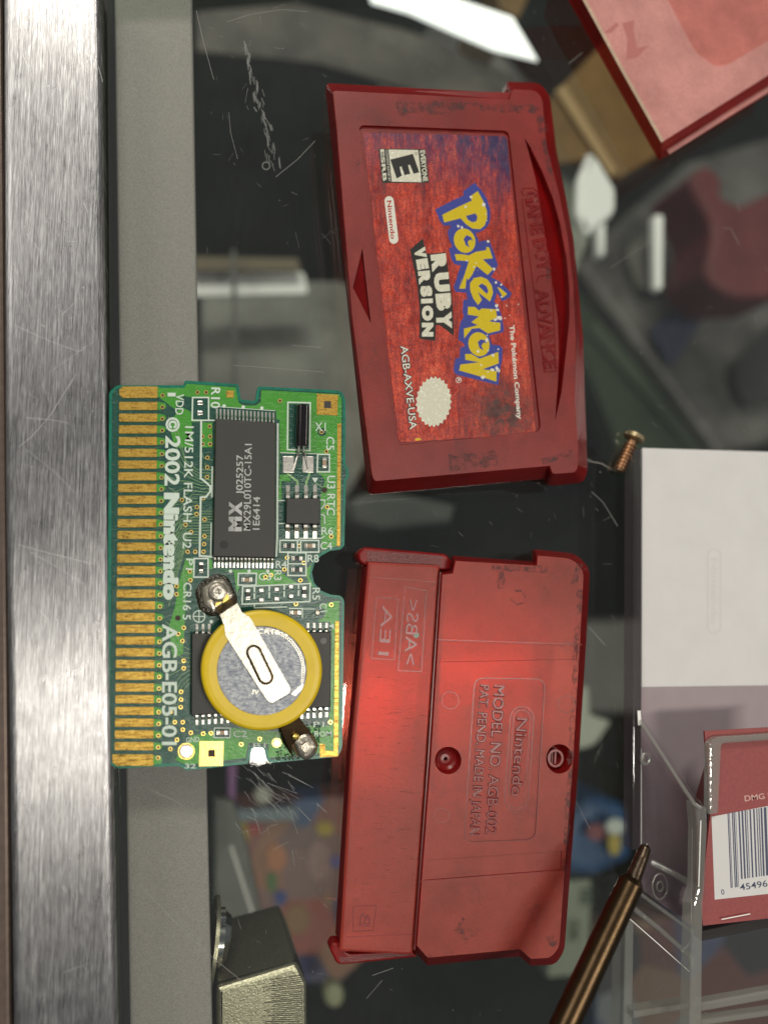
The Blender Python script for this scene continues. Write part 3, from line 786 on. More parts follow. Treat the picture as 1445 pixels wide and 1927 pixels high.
# moulded frame line round the label and emboss
mb = MB()
text(mb, 'GAME BOY', (986, 362), (1013, 512), 24, ZF, 0.0, raised=0.1)
text(mb, 'ADVANCE', (1007, 545), (1025, 695), 23, ZF, 0.0, raised=0.1)
mb.build('embossed_lettering', M['red_ridge'], fs)
mb = MB()
text(mb, 'GAME BOY', (986, 362), (1013, 512), 24, ZF+0.08, 0.01, outl=0.028)
text(mb, 'ADVANCE', (1007, 545), (1025, 695), 23, ZF+0.08, 0.01, outl=0.028)
mb.build('lettering_outline', M['red_edge'], fs)
mb = MB()
line(mb, [(1009, 530), (1013, 520), (1036, 516)], 1.3, ZF, h=0.06)
line(mb, [(985, 368), (981, 362), (985, 354), (1004, 354), (1012, 362), (1038, 525), (1046, 698), (1024, 700), (1004, 545), (982, 375)], 1.2, ZF, h=0.05)
mb.build('lettering_border', M['red_edge'], fs)
# grime
mb = MB()
def blot(mb, pts, z, step=4, dens=0.8, r=(1.0, 3.0)):
    for q_, ((x0, y0), (x1, y1), w) in enumerate(pts):
        L_ = math.hypot(x1-x0, y1-y0); nx, ny = -(y1-y0)/L_, (x1-x0)/L_; k = max(4, int(L_/7))
        A_ = [(x0+(x1-x0)*i/k+nx*w*random.uniform(.35, .75), y0+(y1-y0)*i/k+ny*w*random.uniform(.35, .75)) for i in range(k+1)]
        B_ = [(x0+(x1-x0)*i/k-nx*w*random.uniform(.35, .75), y0+(y1-y0)*i/k-ny*w*random.uniform(.35, .75)) for i in range(k+1)]
        mb.loft(up(B_, z+q_*0.001), up(A_, z+q_*0.001), closed=False)
blot(mb, [((748, 192), (765, 225), 14), ((760, 200), (840, 205), 20), ((840, 200), (1015, 206), 13), ((1015, 206), (1022, 250), 16), ((1022, 260), (1046, 375), 8), ((845, 870), (935, 862), 26), ((1020, 868), (1075, 852), 10), ((1028, 480), (1034, 530), 10)], ZF+0.006)
mb.build('grime', M['red_dirty'], fs, kind='stuff')
# label
ZL = ZF-0.25
mb = MB(); solid(mb, rpoly([(683, 249, 8), (953, 256, 8), (1008, 816, 10), (750, 833, 10)]), ZL, ZF-0.34, 0.03)
lab = mb.build('label_sticker', M['label'], fs)
z1, z2, z3 = ZL+0.006, ZL+0.012, ZL+0.018
def Z1(x, y): return (800+x/9.031, 330+y/9.033)      # tracing of the upper half of the title
def Z2(x, y): return (840+x/9.031, 520+y/9.033)
blue = [Z1(*p) for p in [(840, 125), (950, 250), (1010, 330), (1060, 430), (1100, 560), (1108, 700), (1085, 820), (1010, 920), (900, 970), (850, 985), (905, 1110), (925, 1165), (935, 1120), (1030, 1105), (1090, 1110), (1150, 1270), (1235, 1530), (1190, 1610), (1115, 1720)]] + \
       [Z2(*p) for p in [(770, 20), (820, 45), (905, 90), (1105, 290), (1080, 350), (960, 425), (925, 400), (860, 280), (835, 350), (810, 440), (870, 480), (900, 560), (945, 700), (975, 900), (960, 950), (720, 1005), (770, 1160), (900, 1170), (950, 1220), (945, 1400), (900, 1640), (880, 1850), (600, 1780), (160, 1670), (115, 1600), (150, 1400), (220, 1380), (235, 1210), (310, 1190), (280, 1130), (200, 1080), (205, 960), (235, 780), (295, 690), (270, 600), (285, 400), (360, 390), (330, 280), (150, 265), (120, 190), (170, 40)]] + \
       [Z1(*p) for p in [(490, 1890), (560, 1650), (605, 1530), (500, 1510), (440, 1430), (405, 1240), (460, 1210), (400, 1080), (380, 960), (440, 850), (310, 855), (240, 760), (170, 580), (420, 450), (650, 345), (645, 270)]]
mb = MB(); sheet(mb, blue, z1)
title = mb.build('title_backing', M['ink_blue'], lab)
mb = MB()
Pq = [Z1(*p) for p in [(290, 670), (530, 550), (790, 430), (765, 360), (890, 265), (980, 430), (1045, 600), (1050, 720), (1010, 850), (930, 915), (800, 905), (690, 830), (600, 730), (320, 800)]]
Ph = [Z1(*p) for p in [(690, 690), (850, 645), (885, 700), (870, 780), (800, 800), (720, 750)]]
mb.holed(up(Pq, z2), [up(Ph, z2)])
def oval(fn, cx, cy, rx, ry, rot, k=22):
    o = []
    for i in range(k):
        a = 2*math.pi*i/k; x = rx*math.cos(a); y = ry*math.sin(a)
        o.append(fn(cx+x*math.cos(rot)-y*math.sin(rot), cy+x*math.sin(rot)+y*math.cos(rot)))
    return o
mb.holed(up(oval(Z1, 668, 1110, 180, 212, -0.35), z2), [up([Z1(*p) for p in [(650, 1080), (700, 1015), (780, 1050), (810, 1120), (770, 1090), (720, 1130), (735, 1190), (760, 1225), (690, 1190)]], z2)])
sheet(mb, [Z1(*p) for p in [(500, 1340), (620, 1340), (740, 1360), (860, 1300), (1035, 1270), (1040, 1215), (1085, 1225), (1145, 1410), (975, 1425), (1150, 1590), (1060, 1695), (870, 1540), (790, 1700), (730, 1780)]] +
      [Z2(*p) for p in [(340, 30), (320, 210), (215, 210), (270, 20)]] + [Z1(*p) for p in [(600, 1890), (740, 1460), (530, 1445)]], z2)
E = [Z2(*p) for p in [(600, 400), (535, 490), (450, 370), (400, 230), (400, 110), (470, 30), (580, 5), (690, 50), (770, 160), (790, 280), (740, 430), (530, 265)]]
mb.holed(up(E, z2), [up([Z2(*p) for p in [(540, 165), (600, 120), (680, 170), (710, 250), (685, 300)]], z2)])
sheet(mb, [Z2(*p) for p in [(860, 180), (905, 195), (1030, 300), (960, 360)]], z2)
sheet(mb, [Z2(*p) for p in [(365, 515), (480, 520), (550, 580), (600, 545), (840, 560), (855, 700), (720, 765), (915, 790), (910, 920), (700, 970), (560, 880), (430, 890), (300, 1055), (295, 890), (530, 830), (420, 780), (550, 680), (360, 650)]], z2)
mb.holed(up(oval(Z2, 550, 1155, 178, 208, -0.3), z2), [up([Z2(*p) for p in [(530, 1120), (580, 1070), (650, 1085), (690, 1140), (630, 1125), (590, 1180), (630, 1260), (560, 1220)]], z2)])
sheet(mb, [Z2(*p) for p in [(315, 1320), (420, 1320), (560, 1400), (730, 1340), (880, 1285), (885, 1480), (610, 1580), (850, 1610), (845, 1790), (500, 1680), (215, 1600), (235, 1500), (560, 1460), (320, 1420)]], z2)
mb.build('title_letters', M['ink_yellow'], lab)
# chipped-off spots of the title
mb = MB()
for x, y, s in [(778, 370, 22), (685, 535, 20), (990, 500, 34), (560, 865, 24), (625, 885, 24), (1030, 660, 14), (1040, 770, 12), (1060, 1120, 26), (1165, 1595, 26), (830, 1560, 16), (865, 1490, 13), (710, 1450, 16)]:
    sheet(mb, [Z1(x+s*math.cos(a)*random.uniform(.6, 1.3), y+s*math.sin(a)*random.uniform(.6, 1.3)) for a in (0, .9, 1.8, 2.7, 3.6, 4.5, 5.4)], z3)
for x, y, s in [(840, 105, 22), (930, 140, 20), (850, 500, 34), (760, 580, 18), (870, 570, 28), (900, 700, 48), (830, 740, 30), (690, 1000, 14), (680, 1090, 36), (535, 1270, 26), (705, 1265, 14), (790, 1340, 26), (880, 1235, 16), (590, 1510, 20), (860, 1570, 40), (780, 1590, 36), (890, 1610, 26), (705, 1630, 16), (620, 1710, 34), (935, 350, 20), (810, 800, 10), (1220, 475, 12), (1020, 500, 14), (1075, 660, 10), (990, 710, 12), (545, 1630, 10)]:
    sheet(mb, [Z2(x+s*math.cos(a)*random.uniform(.5, 1.3), y+s*math.sin(a)*random.uniform(.5, 1.3)) for a in (0, .9, 1.8, 2.7, 3.6, 4.5, 5.4)], z3)
mb.build('chipped_spots', M['ink_white'], lab, kind='stuff')
def Z3(x, y): return (760+x/9.173, 440+y/9.176)
mb = MB()
sheet(mb, [Z3(*p) for p in [(325, 80), (380, 330), (440, 345), (710, 315), (760, 600), (800, 900), (840, 1250), (860, 1700), (860, 1760), (700, 1640), (620, 1575), (548, 1580), (540, 1850), (270, 1810), (270, 1300), (235, 900), (140, 430), (105, 270)]], z1)
mb.build('subtitle_backing', M['ink_black'], lab)
mb = MB()
RU = [('R', (470, 355), (495, 690)), ]
def L3(s, a, b, c):   # letter box: baseline start/end and height in tracing units
    text(mb, s, Z3(*a), Z3(*b), c/9.17, z2, 0.09, capref=s)
L3('R', (455, 365), (490, 665), 266); L3('U', (505, 685), (535, 1010), 262); L3('B', (540, 1040), (565, 1335), 262); L3('Y', (552, 1345), (560, 1640), 268)
L3('V', (165, 255), (200, 440), 200); L3('E', (205, 450), (235, 630), 200); L3('R', (240, 650), (262, 880), 205); L3('S', (275, 905), (290, 1095), 205)
L3('I', (292, 1125), (296, 1205), 205); L3('O', (305, 1240), (310, 1505), 200); L3('N', (308, 1535), (308, 1775), 200)
mb.build('subtitle_letters', M['ink_cream'], lab)
def Z4(x, y): return (700+x/9.175, 260+y/9.176)
mb = MB(); sheet(mb, [Z4(*p) for p in [(110, 180), (920, 195), (985, 770), (180, 775)]], z1)
badge = mb.build('rating_badge', M['ink_black'], lab)
mb = MB()
sheet(mb, [Z4(*p) for p in [(285, 195), (795, 205), (855, 760), (340, 750)]], z2)
text(mb, 'ESRB', Z4(140, 195), Z4(190, 745), 7.2, z2, 0.03); text(mb, 'CONTENT RATED BY', Z4(232, 200), Z4(285, 750), 4.0, z2, 0.01); text(mb, 'EVERYONE', Z4(825, 215), Z4(880, 750), 9.2, z2, 0.03)
mb.build('badge_print', M['ink_cream'], badge)
mb = MB(); sheet(mb, [Z4(*p) for p in [(315, 370), (705, 270), (815, 590), (715, 615), (655, 460), (620, 465), (660, 615), (560, 640), (510, 490), (475, 495), (515, 650), (425, 695)]], z3)
ring(mb, *Z4(760, 268), 3.0, 2.2, z3, 12)
mb.build('badge_letter', M['ink_black'], badge)
mb = MB()
c0, c1 = Z4(295, 1080), Z4(375, 1745)
d = Vector(c1)-Vector(c0); u = d.normalized(); q = Vector((u.y, -u.x)); pill = []
for i in range(9):
    a = math.pi*i/8; pill.append(tuple(Vector(c0) + q*8.6*math.cos(a) - u*8.6*math.sin(a)))
for i in range(9):
    a = math.pi*i/8; pill.append(tuple(Vector(c1) - q*8.6*math.cos(a) + u*8.6*math.sin(a)))
sheet(mb, pill, z1)
pillo = mb.build('maker_badge', M['ink_white'], lab)
mb = MB(); text(mb, 'Nintendo', Z4(255, 1080), Z4(325, 1745), 8.6, z2, 0.02); mb.build('badge_lettering', M['ink_red'], pillo)
def Z5(x, y): return (730+x/5.161, 600+y/5.16)
mb = MB()
cx, cy = Z5(443, 805); k = 25; seal = []
for i in range(2*k):
    a = math.pi*i/k; f = 1.0 if i % 2 == 0 else 0.90
    seal.append((cx+34*f*math.cos(a)-1.5*math.sin(a), cy+48.5*f*math.sin(a)))
sheet(mb, seal, z1); mb.build('seal', M['ink_cream'], lab)
mb = MB(); text(mb, 'AGB-AXVE-USA', Z5(112, 262), Z5(205, 1080), 16.5, z1, 0.06); mb.build('code_outline', M['ink_black'], lab)
mb = MB(); text(mb, 'AGB-AXVE-USA', Z5(122, 266), Z5(213, 1075), 13.5, z2, 0.008)
text(mb, 'The Pokémon Company', Z5(1178, 62), Z5(1255, 975), 9.0, z2, 0.028)
ring(mb, *Z5(686, 594), 5.6, 4.6, z2); text(mb, 'R', (860.6, 712), (860.6, 718.5), 5.5, z2, 0.02)
mb.build('label_lettering', M['ink_white'], lab)
mb = MB(); sheet(mb, [Z5(*p) for p in [(262, 1165), (300, 1155), (325, 1170), (295, 1182), (265, 1180)]], z1); mb.build('yellow_fleck', M['ink_yellow'], lab)

# ---------------------------------------------------------------- back half shell
bs_ = thing('cartridge_shell', P(860, 1430, 0), 'translucent red back shell of a game cartridge with raised model lettering and two screw wells', 'cartridge shell', 'opened halves of the red cartridge')
ZB, ZS, ZT = 4.2, 3.3, 2.2
rb = [(851, 1046), (1003, 1057), (1003, 1034, 3), (1082, 1042, 22), (1107, 1072, 14), (1100, 1208), (1086, 1430), (1070, 1640), (1059, 1788, 14), (1042, 1813, 12), (996, 1815, 3), (975, 1797), (802, 1814, 3), (786, 1796), (777, 1789), (805, 1430), (828, 1074), (849, 1072)]
rt = [(856, 1054), (1009, 1063), (1010, 1044, 3), (1078, 1050, 18), (1099, 1076, 12), (1092, 1208), (1079, 1430), (1063, 1640), (1053, 1784, 12), (1036, 1804, 10), (998, 1806, 3), (978, 1788), (804, 1804, 3), (790, 1788), (783, 1780), (809, 1430), (831, 1080), (851, 1078)]
lbp = [(695, 1075), (826, 1080), (803, 1430), (776, 1787), (642, 1774), (662, 1400)]
mb = MB()
Bo = up(rpoly(rb), 0.2); To = up(rpoly(rt), ZB)
if area2(Bo) < 0: Bo.reverse(); To.reverse()
holes = []
bevel_rect = rpoly([(893, 1276, 18), (1025, 1278, 18), (1007, 1580, 18), (873, 1585, 18)])
hA = up(circ(843, 1431, 25, 28, 26), ZB); hB = up(circ(1052, 1428, 25, 28, 28), ZB)
band1 = up([(829, 1205), (1086, 1214), (1085, 1241), (827, 1246)], ZB)
band2 = up([(802, 1618), (1057, 1601), (1055, 1637), (799, 1657)], ZB)
plate_ = up(bevel_rect, ZB)
mb.holed(offs(To, 0.12), [hA, hB, band1, band2, plate_], 0)
Tm = drop(To, ZB-0.2)
mb.loft(offs(To, 0.12), Tm, 1); Bm = drop(Bo, 0.6)
mb.loft(Tm, lerp(Tm, Bm, .5), 1); mb.loft(lerp(Tm, Bm, .5), Bm, 1); mb.loft(Bm, drop(Bo, 0.02), 1)
Bi = offs(drop(Bo, 0.02), 1.0); mb.loft(drop(Bo, 0.02), Bi, 1)
recess(mb, band1, 0.18, 0.02, 1, 0, ZB); recess(mb, band2, 0.18, 0.02, 1, 0, ZB)
recess(mb, plate_, 0.12, 0.02, 1, 0, ZB)
mb.build('shell', [M['red_face2'], M['red_edge']], bs_)
mb = MB()
T = up([(694, 1058), (827, 1064), (803, 1430), (776, 1797), (640, 1790), (662, 1400)], ZS)
if area2(T) < 0: T.reverse()
mb.ngon(offs(T, 0.3)); mb.loft(drop(T, ZS-0.15), offs(T, 0.3)); mb.loft(drop(T, ZS-0.9), drop(T, ZS-0.15))
mb.build('insertion_edge', M['red_face2'], bs_)
mb = MB()
line(mb, [(829, 1078), (806, 1430), (780, 1787)], 2.4, ZS+0.01, h=0.5)
mb.build('step_line', M['red_line'], bs_)
mb = MB()
solid(mb, [(660, 1430), (690, 1066), (699, 1066), (668, 1430), (650, 1776), (639, 1774)][::1], ZS-0.4, 0.1, 0.15)
mb.build('left_rim', M['red_edge'], bs_)
for pp, inner in (([(673, 1042, 6), (685, 1029, 6), (838, 1042, 4), (852, 1056, 3), (848, 1073, 4), (690, 1066, 6), (676, 1056, 5)], [(690, 1037), (832, 1047), (829, 1067), (691, 1056)]),
                  ([(620, 1786, 8), (628, 1774, 4), (640, 1774, 3), (654, 1795, 8), (776, 1790), (786, 1800, 2), (778, 1803, 2), (648, 1816, 6), (634, 1815, 8)], [(637, 1800), (650, 1801), (768, 1794), (775, 1797), (660, 1811), (642, 1812)])):
    mb = MB(); solid(mb, rpoly(pp), ZT, 0.05, 0.3); fl = mb.build('grip_flange', M['red_edge'], bs_)
    mb = MB(); solid(mb, inner, ZT+0.05, ZT-0.1, 0.0); mb.build('grained_face', M['red_tex'], fl)
# screw wells
mb = MB()
def well(mb, x, y, rx, ry, z, depth, dome):
    prof = [(1.0, 0), (0.93, -0.35*depth), (0.8, -0.8*depth), (0.6, -depth)]
    loops = [drop(up(circ(x, y, rx*s, 28, ry*s), z), z+dz) for s, dz in prof]
    for a, b in zip(loops[:-1], loops[1:]): mb.loft(a, b, 0, True)
    if dome:
        l2 = [drop(up(circ(x, y, rx*s, 28, ry*s), z), z-depth+dz) for s, dz in ((0.6, 0), (0.35, 0.12), (0.14, 0.15))]
        for a, b in zip(l2[:-1], l2[1:]): mb.loft(a, b, 0, True)
        mb.loft(l2[-1], drop(l2[-1], z-depth-0.6), 1); mb.ngon(drop(l2[-1], z-depth-0.6), 1)
    else: mb.ngon(loops[-1], 2)
well(mb, 843, 1431, 25, 26, ZB, 1.2, True)
mb.build('screw_well', [M['red_edge'], M['red_line']], bs_, label='shallow round well with a small dark centre hole')
mb = MB()
well(mb, 1052, 1428, 25, 28, ZB, 2.2, False)
mb.build('screw_well', [M['red_edge'], M['red_line'], M['red_deep']], bs_, label='deep round well with a slotted post')
mb = MB()
A = up(circ(1045, 1427, 15, 24, 17), ZB-0.7); Bc = up(circ(1045, 1427, 11, 24, 13), ZB-0.7)
mb.loft(A, Bc, 0); mb.loft(A, drop(A, ZB-2.2), 0); mb.loft(Bc, drop(Bc, ZB-1.8), 0); mb.ngon(drop(Bc, ZB-1.8), 0)
line(mb, [(1039, 1416), (1038, 1438)], 1.5, ZB-1.4, 1, h=0.3); line(mb, [(1045, 1415), (1044, 1439)], 3, ZB-1.6, 0, h=0.4)
mb.build('screw_post', [M['red_ridge'], M['red_line']], bs_)
# raised lettering
mb = MB(); zp = ZB-0.12
LT = (('MODEL NO. AGB-002', (929, 1289), (913, 1570), 20), ('PAT. PEND. MADE IN JAPAN', (903, 1288), (884, 1571), 17), ('Nintendo', (972, 1350), (961, 1498), 20))
for q_ in LT: text(mb, *q_, zp, 0.0, raised=0.08)
mb.build('raised_lettering', M['red_ridge'], bs_)
mb = MB()
for q_ in LT: text(mb, *q_, zp+0.05, 0.012, outl=0.03)
def pillpx(c0, c1, r, k=10):
    c0, c1 = Vector(c0), Vector(c1); u = (c1-c0).normalized(); q = Vector((u.y, -u.x))
    return [tuple(c0+q*r*math.cos(math.pi*i/k)-u*r*math.sin(math.pi*i/k)) for i in range(k+1)] + [tuple(c1-q*r*math.cos(math.pi*i/k)+u*r*math.sin(math.pi*i/k)) for i in range(k+1)]
line(mb, pillpx((982, 1352), (971, 1505), 22), 1.4, zp+0.002, closed=True); line(mb, pillpx((982, 1352), (971, 1505), 16), 1.2, zp+0.002, closed=True)
line(mb, bevel_rect, 1.4, ZB+0.006, closed=True)
for x, y, r in ((847, 1318, 16), (1065, 1325, 16), (831, 1535, 14)): line(mb, circ(x, y, r, 22), 0.9, ZB+0.006, closed=True)
mb.build('moulding_lines', M['red_line'], bs_)
mb = MB(); zs = ZS+0.006
line(mb, [(762, 1104), (802, 1112), (793, 1264), (749, 1262)], 1.2, zs, closed=True, h=0.04)
line(mb, [(708, 1125), (749, 1126), (742, 1241), (699, 1239)], 1.1, zs, closed=True, h=0.04)
line(mb, [(665, 1706), (708, 1704), (702, 1751), (665, 1753)], 1.1, zs, closed=True, h=0.04)
text(mb, '>ABS<', (766, 1128), (760, 1250), 22, zs, 0.0, raised=0.08, mirror=True)
text(mb, '1EA', (719, 1138), (711, 1232), 20, zs, 0.0, raised=0.08, mirror=True)
text(mb, 'B', (678, 1718), (676, 1742), 20, zs, 0.0, raised=0.08, mirror=True)
mb.build('mould_marks', M['red_ridge'], bs_)
mb = MB()
line(mb, [(700, 1086), (824, 1096)], 1.0, zs); line(mb, [(652, 1763), (777, 1758)], 1.6, zs); line(mb, [(824, 1204), (1094, 1213)], 1.3, ZB+0.008)
line(mb, [(790, 1659), (1060, 1638)], 1.0, ZB+0.008)
mb.build('seam_ridges', M['red_ridge'], bs_)
mb = MB()
blot(mb, [((940, 1075), (945, 1108), 13), ((925, 1068), (1030, 1072), 10), ((1090, 1060), (1080, 1100), 10), ((1090, 1110), (1062, 1640), 9), ((865, 1765), (885, 1740), 36), ((1035, 1760), (1045, 1780), 14)], ZB+0.006, dens=0.75)
hook = [(962, 1128), (972, 1138), (984, 1134), (987, 1122), (980, 1112), (970, 1112)]
line(mb, hook, 4, ZB+0.006)
for k in range(260):
    t = random.random(); x = random.uniform(668, 795); y = random.uniform(1270, 1760)
    l = random.uniform(3, 26); line(mb, [(x, y), (x+l, y+random.uniform(-2, 3))], random.uniform(0.3, 0.8), ZS+0.005)
mb.build('grime', M['red_dirty'], bs_, kind='stuff')
mb = MB(); sheet(mb, circ(783, 1195, 5.5, 9), ZS+0.012); mb.build('teal_fleck', simple('teal fleck', (0.2, 0.35, 0.28), 0.6), bs_)

# ---------------------------------------------------------------- pink shell in the corner
M['pink_side'] = see_through('glossy red side', (0.9, 0.2, 0.15), 0.7, (0.50, 0.025, 0.022), 0.25, 40, 0.2, None, 0.7, 0.2)
ps = thing('cartridge_shell', P(1330, 100, 0), 'frosted pinkish red cartridge shell lying askew in the top right corner', 'cartridge shell')
mb = MB()
ptop = [(1070, -45), (1246, 268, 4), (1500, 108), (1500, -60)]
pbase = [(1045, -45), (1240, 301, 4), (1510, 137), (1510, -60)]
To = up(rpoly(ptop), 4.5); Bo = up(rpoly(pbase), 0.2)
if area2(To) < 0: To.reverse(); Bo.reverse()
panel = up(rpoly([(1240, -40), (1256, 0), (1308, 98, 8), (1345, 126, 22), (1368, 122, 10), (1490, 50), (1490, -40)]), 4.5)
mb.holed(offs(To, 0.1), [panel], 0)
mb.loft(offs(To, 0.1), drop(To, 4.3), 1); mb.loft(drop(To, 4.3), drop(Bo, 0.6), 1); mb.loft(drop(Bo, .6), drop(Bo, 0.02), 1)
recess(mb, panel, 0.35, 0.1, 0, 2, 4.5)
mb.build('shell', [M['pink_face'], M['pink_side'], M['pink_panel']], ps)
mb = MB(); line(mb, [(1094, -10), (1170, 130), (1245, 264)], 6, 4.52, h=0.08); mb.build('lip_reflection', M['pink_edge_reflection'], ps)  # beige line paints a reflection along the edge
mb = MB()
sheet(mb, [(1135, 62), (1160, 42), (1164, 47), (1150, 62)], 4.51); sheet(mb, [(1170, 44), (1192, 38), (1192, 58), (1198, 90), (1219, 86), (1200, 108), (1178, 112), (1180, 72)], 4.51)
mb.build('dark_rib', simple('rib seen through', (0.42, 0.15, 0.14), .5), ps)
mb = MB(); line(mb, [(1260, 284), (1380, 208), (1500, 134)], 9, 2.6, h=0.0); mb.build('side_sheen', M['pink_face'], ps)  # paler strip paints the light on the lower side

# ---------------------------------------------------------------- circuit board
pcb = thing('circuit_board', P(430, 1080, 0), 'green circuit board with gold edge contacts, black chips and a yellow rimmed coin battery', 'circuit board')
ZC = 1.25
outline = [(206, 738, 6), (220, 725, 4), (345, 725), (348, 716, 4), (449, 723, 5), (453, 752, 5), (481, 755, 6), (485, 727, 5), (642, 735, 10), (650, 750, 8), (650, 874), (655, 880), (657, 896), (651, 906), (648, 1027), (641, 1034),
           (622, 1036), (604, 1046), (592, 1060), (587, 1077), (591, 1096), (603, 1111), (622, 1119), (642, 1121, 5), (648, 1130, 5), (644, 1408, 8), (636, 1424, 8), (505, 1436, 4), (498, 1408, 7), (474, 1407, 7), (468, 1437, 4), (352, 1450, 5), (337, 1441, 5), (222, 1446, 8), (202, 1436, 10)]
mb = MB(); OL = rpoly(outline, 3)
T = up(OL, ZC)
if area2(T) < 0: T.reverse()
h1 = up(circ(611, 922, 5.2, 14), ZC+0.06); h2 = up(circ(335, 1163, 5, 14), ZC+0.06)
T2 = offs(T, 0.36)
mb.ngon(T2, 0)
mb.loft(T, T2, 1); mb.loft(drop(T, 0.3), T, 1); mb.ngon(drop(T, 0.3), 1, flip=True)
mb.ngon(h1, 2); mb.ngon(h2, 2)
board = mb.build('board', [M['mask_dark'], M['board_edge'], M['hole']], pcb)
# copper areas
zc = ZC+0.006; mb = MB()
PN = [0]
def pour(pts): PN[0] += 1; sheet(mb, pts, zc+0.0006*PN[0])
pour([(300, 730), (347, 730), (352, 722), (444, 729), (449, 757), (458, 763), (482, 763), (491, 756), (492, 734), (638, 742), (643, 750), (641, 1016), (639, 1026), (622, 1030), (606, 1036), (604, 1030), (604, 936), (610, 905), (596, 888), (526, 884), (526, 790), (394, 766), (394, 792), (362, 795), (362, 748), (346, 745), (330, 770), (300, 748)])
pour([(340, 765), (360, 775), (364, 842), (330, 842), (318, 800)]); pour([(386, 795), (400, 795), (400, 842), (378, 842), (378, 795)])
pour([(527, 893), (540, 893), (549, 905), (544, 912), (531, 912), (531, 940), (524, 940)])
pour([(350, 1050), (366, 1050), (366, 1088), (352, 1094), (345, 1230), (326, 1240), (318, 1180), (330, 1140), (336, 1100)]); pour([(394, 1048), (402, 1058), (450, 1072), (520, 1072), (560, 1098), (452, 1102), (446, 1116), (440, 1075), (392, 1070)])
pour([(590, 1140), (638, 1130), (640, 1400), (632, 1415), (505, 1426), (505, 1400), (468, 1398), (462, 1426), (352, 1440), (330, 1430), (360, 1385), (440, 1370), (560, 1380), (622, 1340), (625, 1180), (600, 1170)])
pour([(586, 1062), (582, 1085), (592, 1108), (582, 1098), (573, 1075)])
for i in range(32):
    y = 738 if i == 0 else (1430.5 if i == 31 else 763.8+22.08*(i-1))
    t = (y-738)/692.0; xr = 297-8*t; h = 9 if i in (0, 31) else 7.5
    pour([(xr, y-h), (xr+14, y-h+2), (xr+17, y), (xr+14, y+h-2), (xr, y+h)])
mb.build('copper_area', M['mask_light'], board)
# darker windows in the copper round parts
mb = MB(); zd = ZC+0.038
for r in (rect(364, 749, 392, 789), [(402, 764), (520, 772), (520, 796), (402, 790)], rect(527, 852, 596, 893), rect(599, 857, 619, 886), rect(530, 905, 604, 1014), [(540, 893), (604, 893), (612, 905), (604, 925), (560, 915)],
          rect(529, 1019, 558, 1038), rect(566, 1019, 598, 1038), rect(543, 1042, 575, 1060), rect(543, 1062, 575, 1082), rect(450, 1081, 481, 1100), [(458, 1106), (583, 1100), (582, 1131), (458, 1136)], rect(544, 760, 582, 845),
          rect(368, 1054, 390, 1084), rect(400, 1049, 516, 1072), rect(404, 1371, 432, 1387), rect(363, 1346, 620, 1366), circ(598, 1153, 14, 14), rect(366, 1170, 622, 1190), circ(606, 813, 8, 12), rect(540, 1147, 565, 1160)):
    zd += 0.0005; sheet(mb, r, zd)
mb.build('mask_window', M['mask_dark'], board)
# traces
mb = MB(); zt = ZC+0.052
for k in range(9):
    y0 = 785+22.08*k
    x2 = 372+k*1.5; y2 = 884+k*6.0
    line(mb, [(318, y0), (330, y0+8), (x2-22, y2-18+k*2), (x2, y2), (402, y2)], 1.0, zt)
for k in range(11):
    y0 = 1006+22.08*k*0.45
    line(mb, [(318, 1000+14*k), (336, 985+9*k), (352, 968+5.4*k), (376, 968+5.4*k), (380, 962+5.2*k), (401, 962+5.2*k)], 1.0, zt)
for k in range(9):
    line(mb, [(312, 1170+26*k), (326, 1180+22*k), (342, 1215+11*k), (356, 1222+8*k), (362, 1222+8*k)], 0.9, zt)
for k in range(6):
    line(mb, [(310, 935+22*k), (330, 930+20*k), (342, 938+10*k), (372, 938+6*k)], 0.9, zt)
line(mb, [(542, 892), (560, 906), (560, 914)], 4, zt); line(mb, [(582, 892), (580, 900), (577, 906), (576, 914)], 4, zt); line(mb, [(593, 912), (597, 909), (606, 917)], 1.2, zt); line(mb, [(606, 927), (603, 934), (604, 940)], 1.0, zt)
line(mb, [(585, 792), (592, 797), (602, 810)], 1.2, zt); line(mb, [(610, 892), (618, 903), (614, 918)], 1.0, zt)
for k in range(4): line(mb, [(380+k*7, 852+k*20), (384+k*3, 862+k*20), (400, 866+k*20)], 1.0, zt)
line(mb, [(354, 1150), (348, 1130), (346, 1070), (352, 1066)], 1.2, zt)
for x in range(352, 640, 9):
    pass
mb.build('traces', M['trace'], board)
# contacts
for i in range(32):
    y = 738 if i == 0 else (1430.5 if i == 31 else 763.8+22.08*(i-1))
    t = (y-738)/692.0; xl = 225-9*t; xr = 297-8*t; h = 11.0 if i in (0, 31) else 7.8
    if i == 0: q = [(xl, y-5), (xl+6, y-h), (xr, y-h), (xr, y+h), (xl+6, y+h), (xl, y+5)]
    elif i == 31: q = [(xl-4, y-h), (xr, y-h), (xr, y+h), (xl+4, y+h), (xl-4, y+4)]
    else: q = [(xl+1.5, y-h), (xr, y-h), (xr, y+h), (xl+1.5, y+h), (xl, y+h-2), (xl, y-h+2)]
    mb = MB(); solid(mb, q, ZC+0.085, ZC+0.001, 0.02, steps=1); mb.build('edge_contact', M['gold'], pcb)
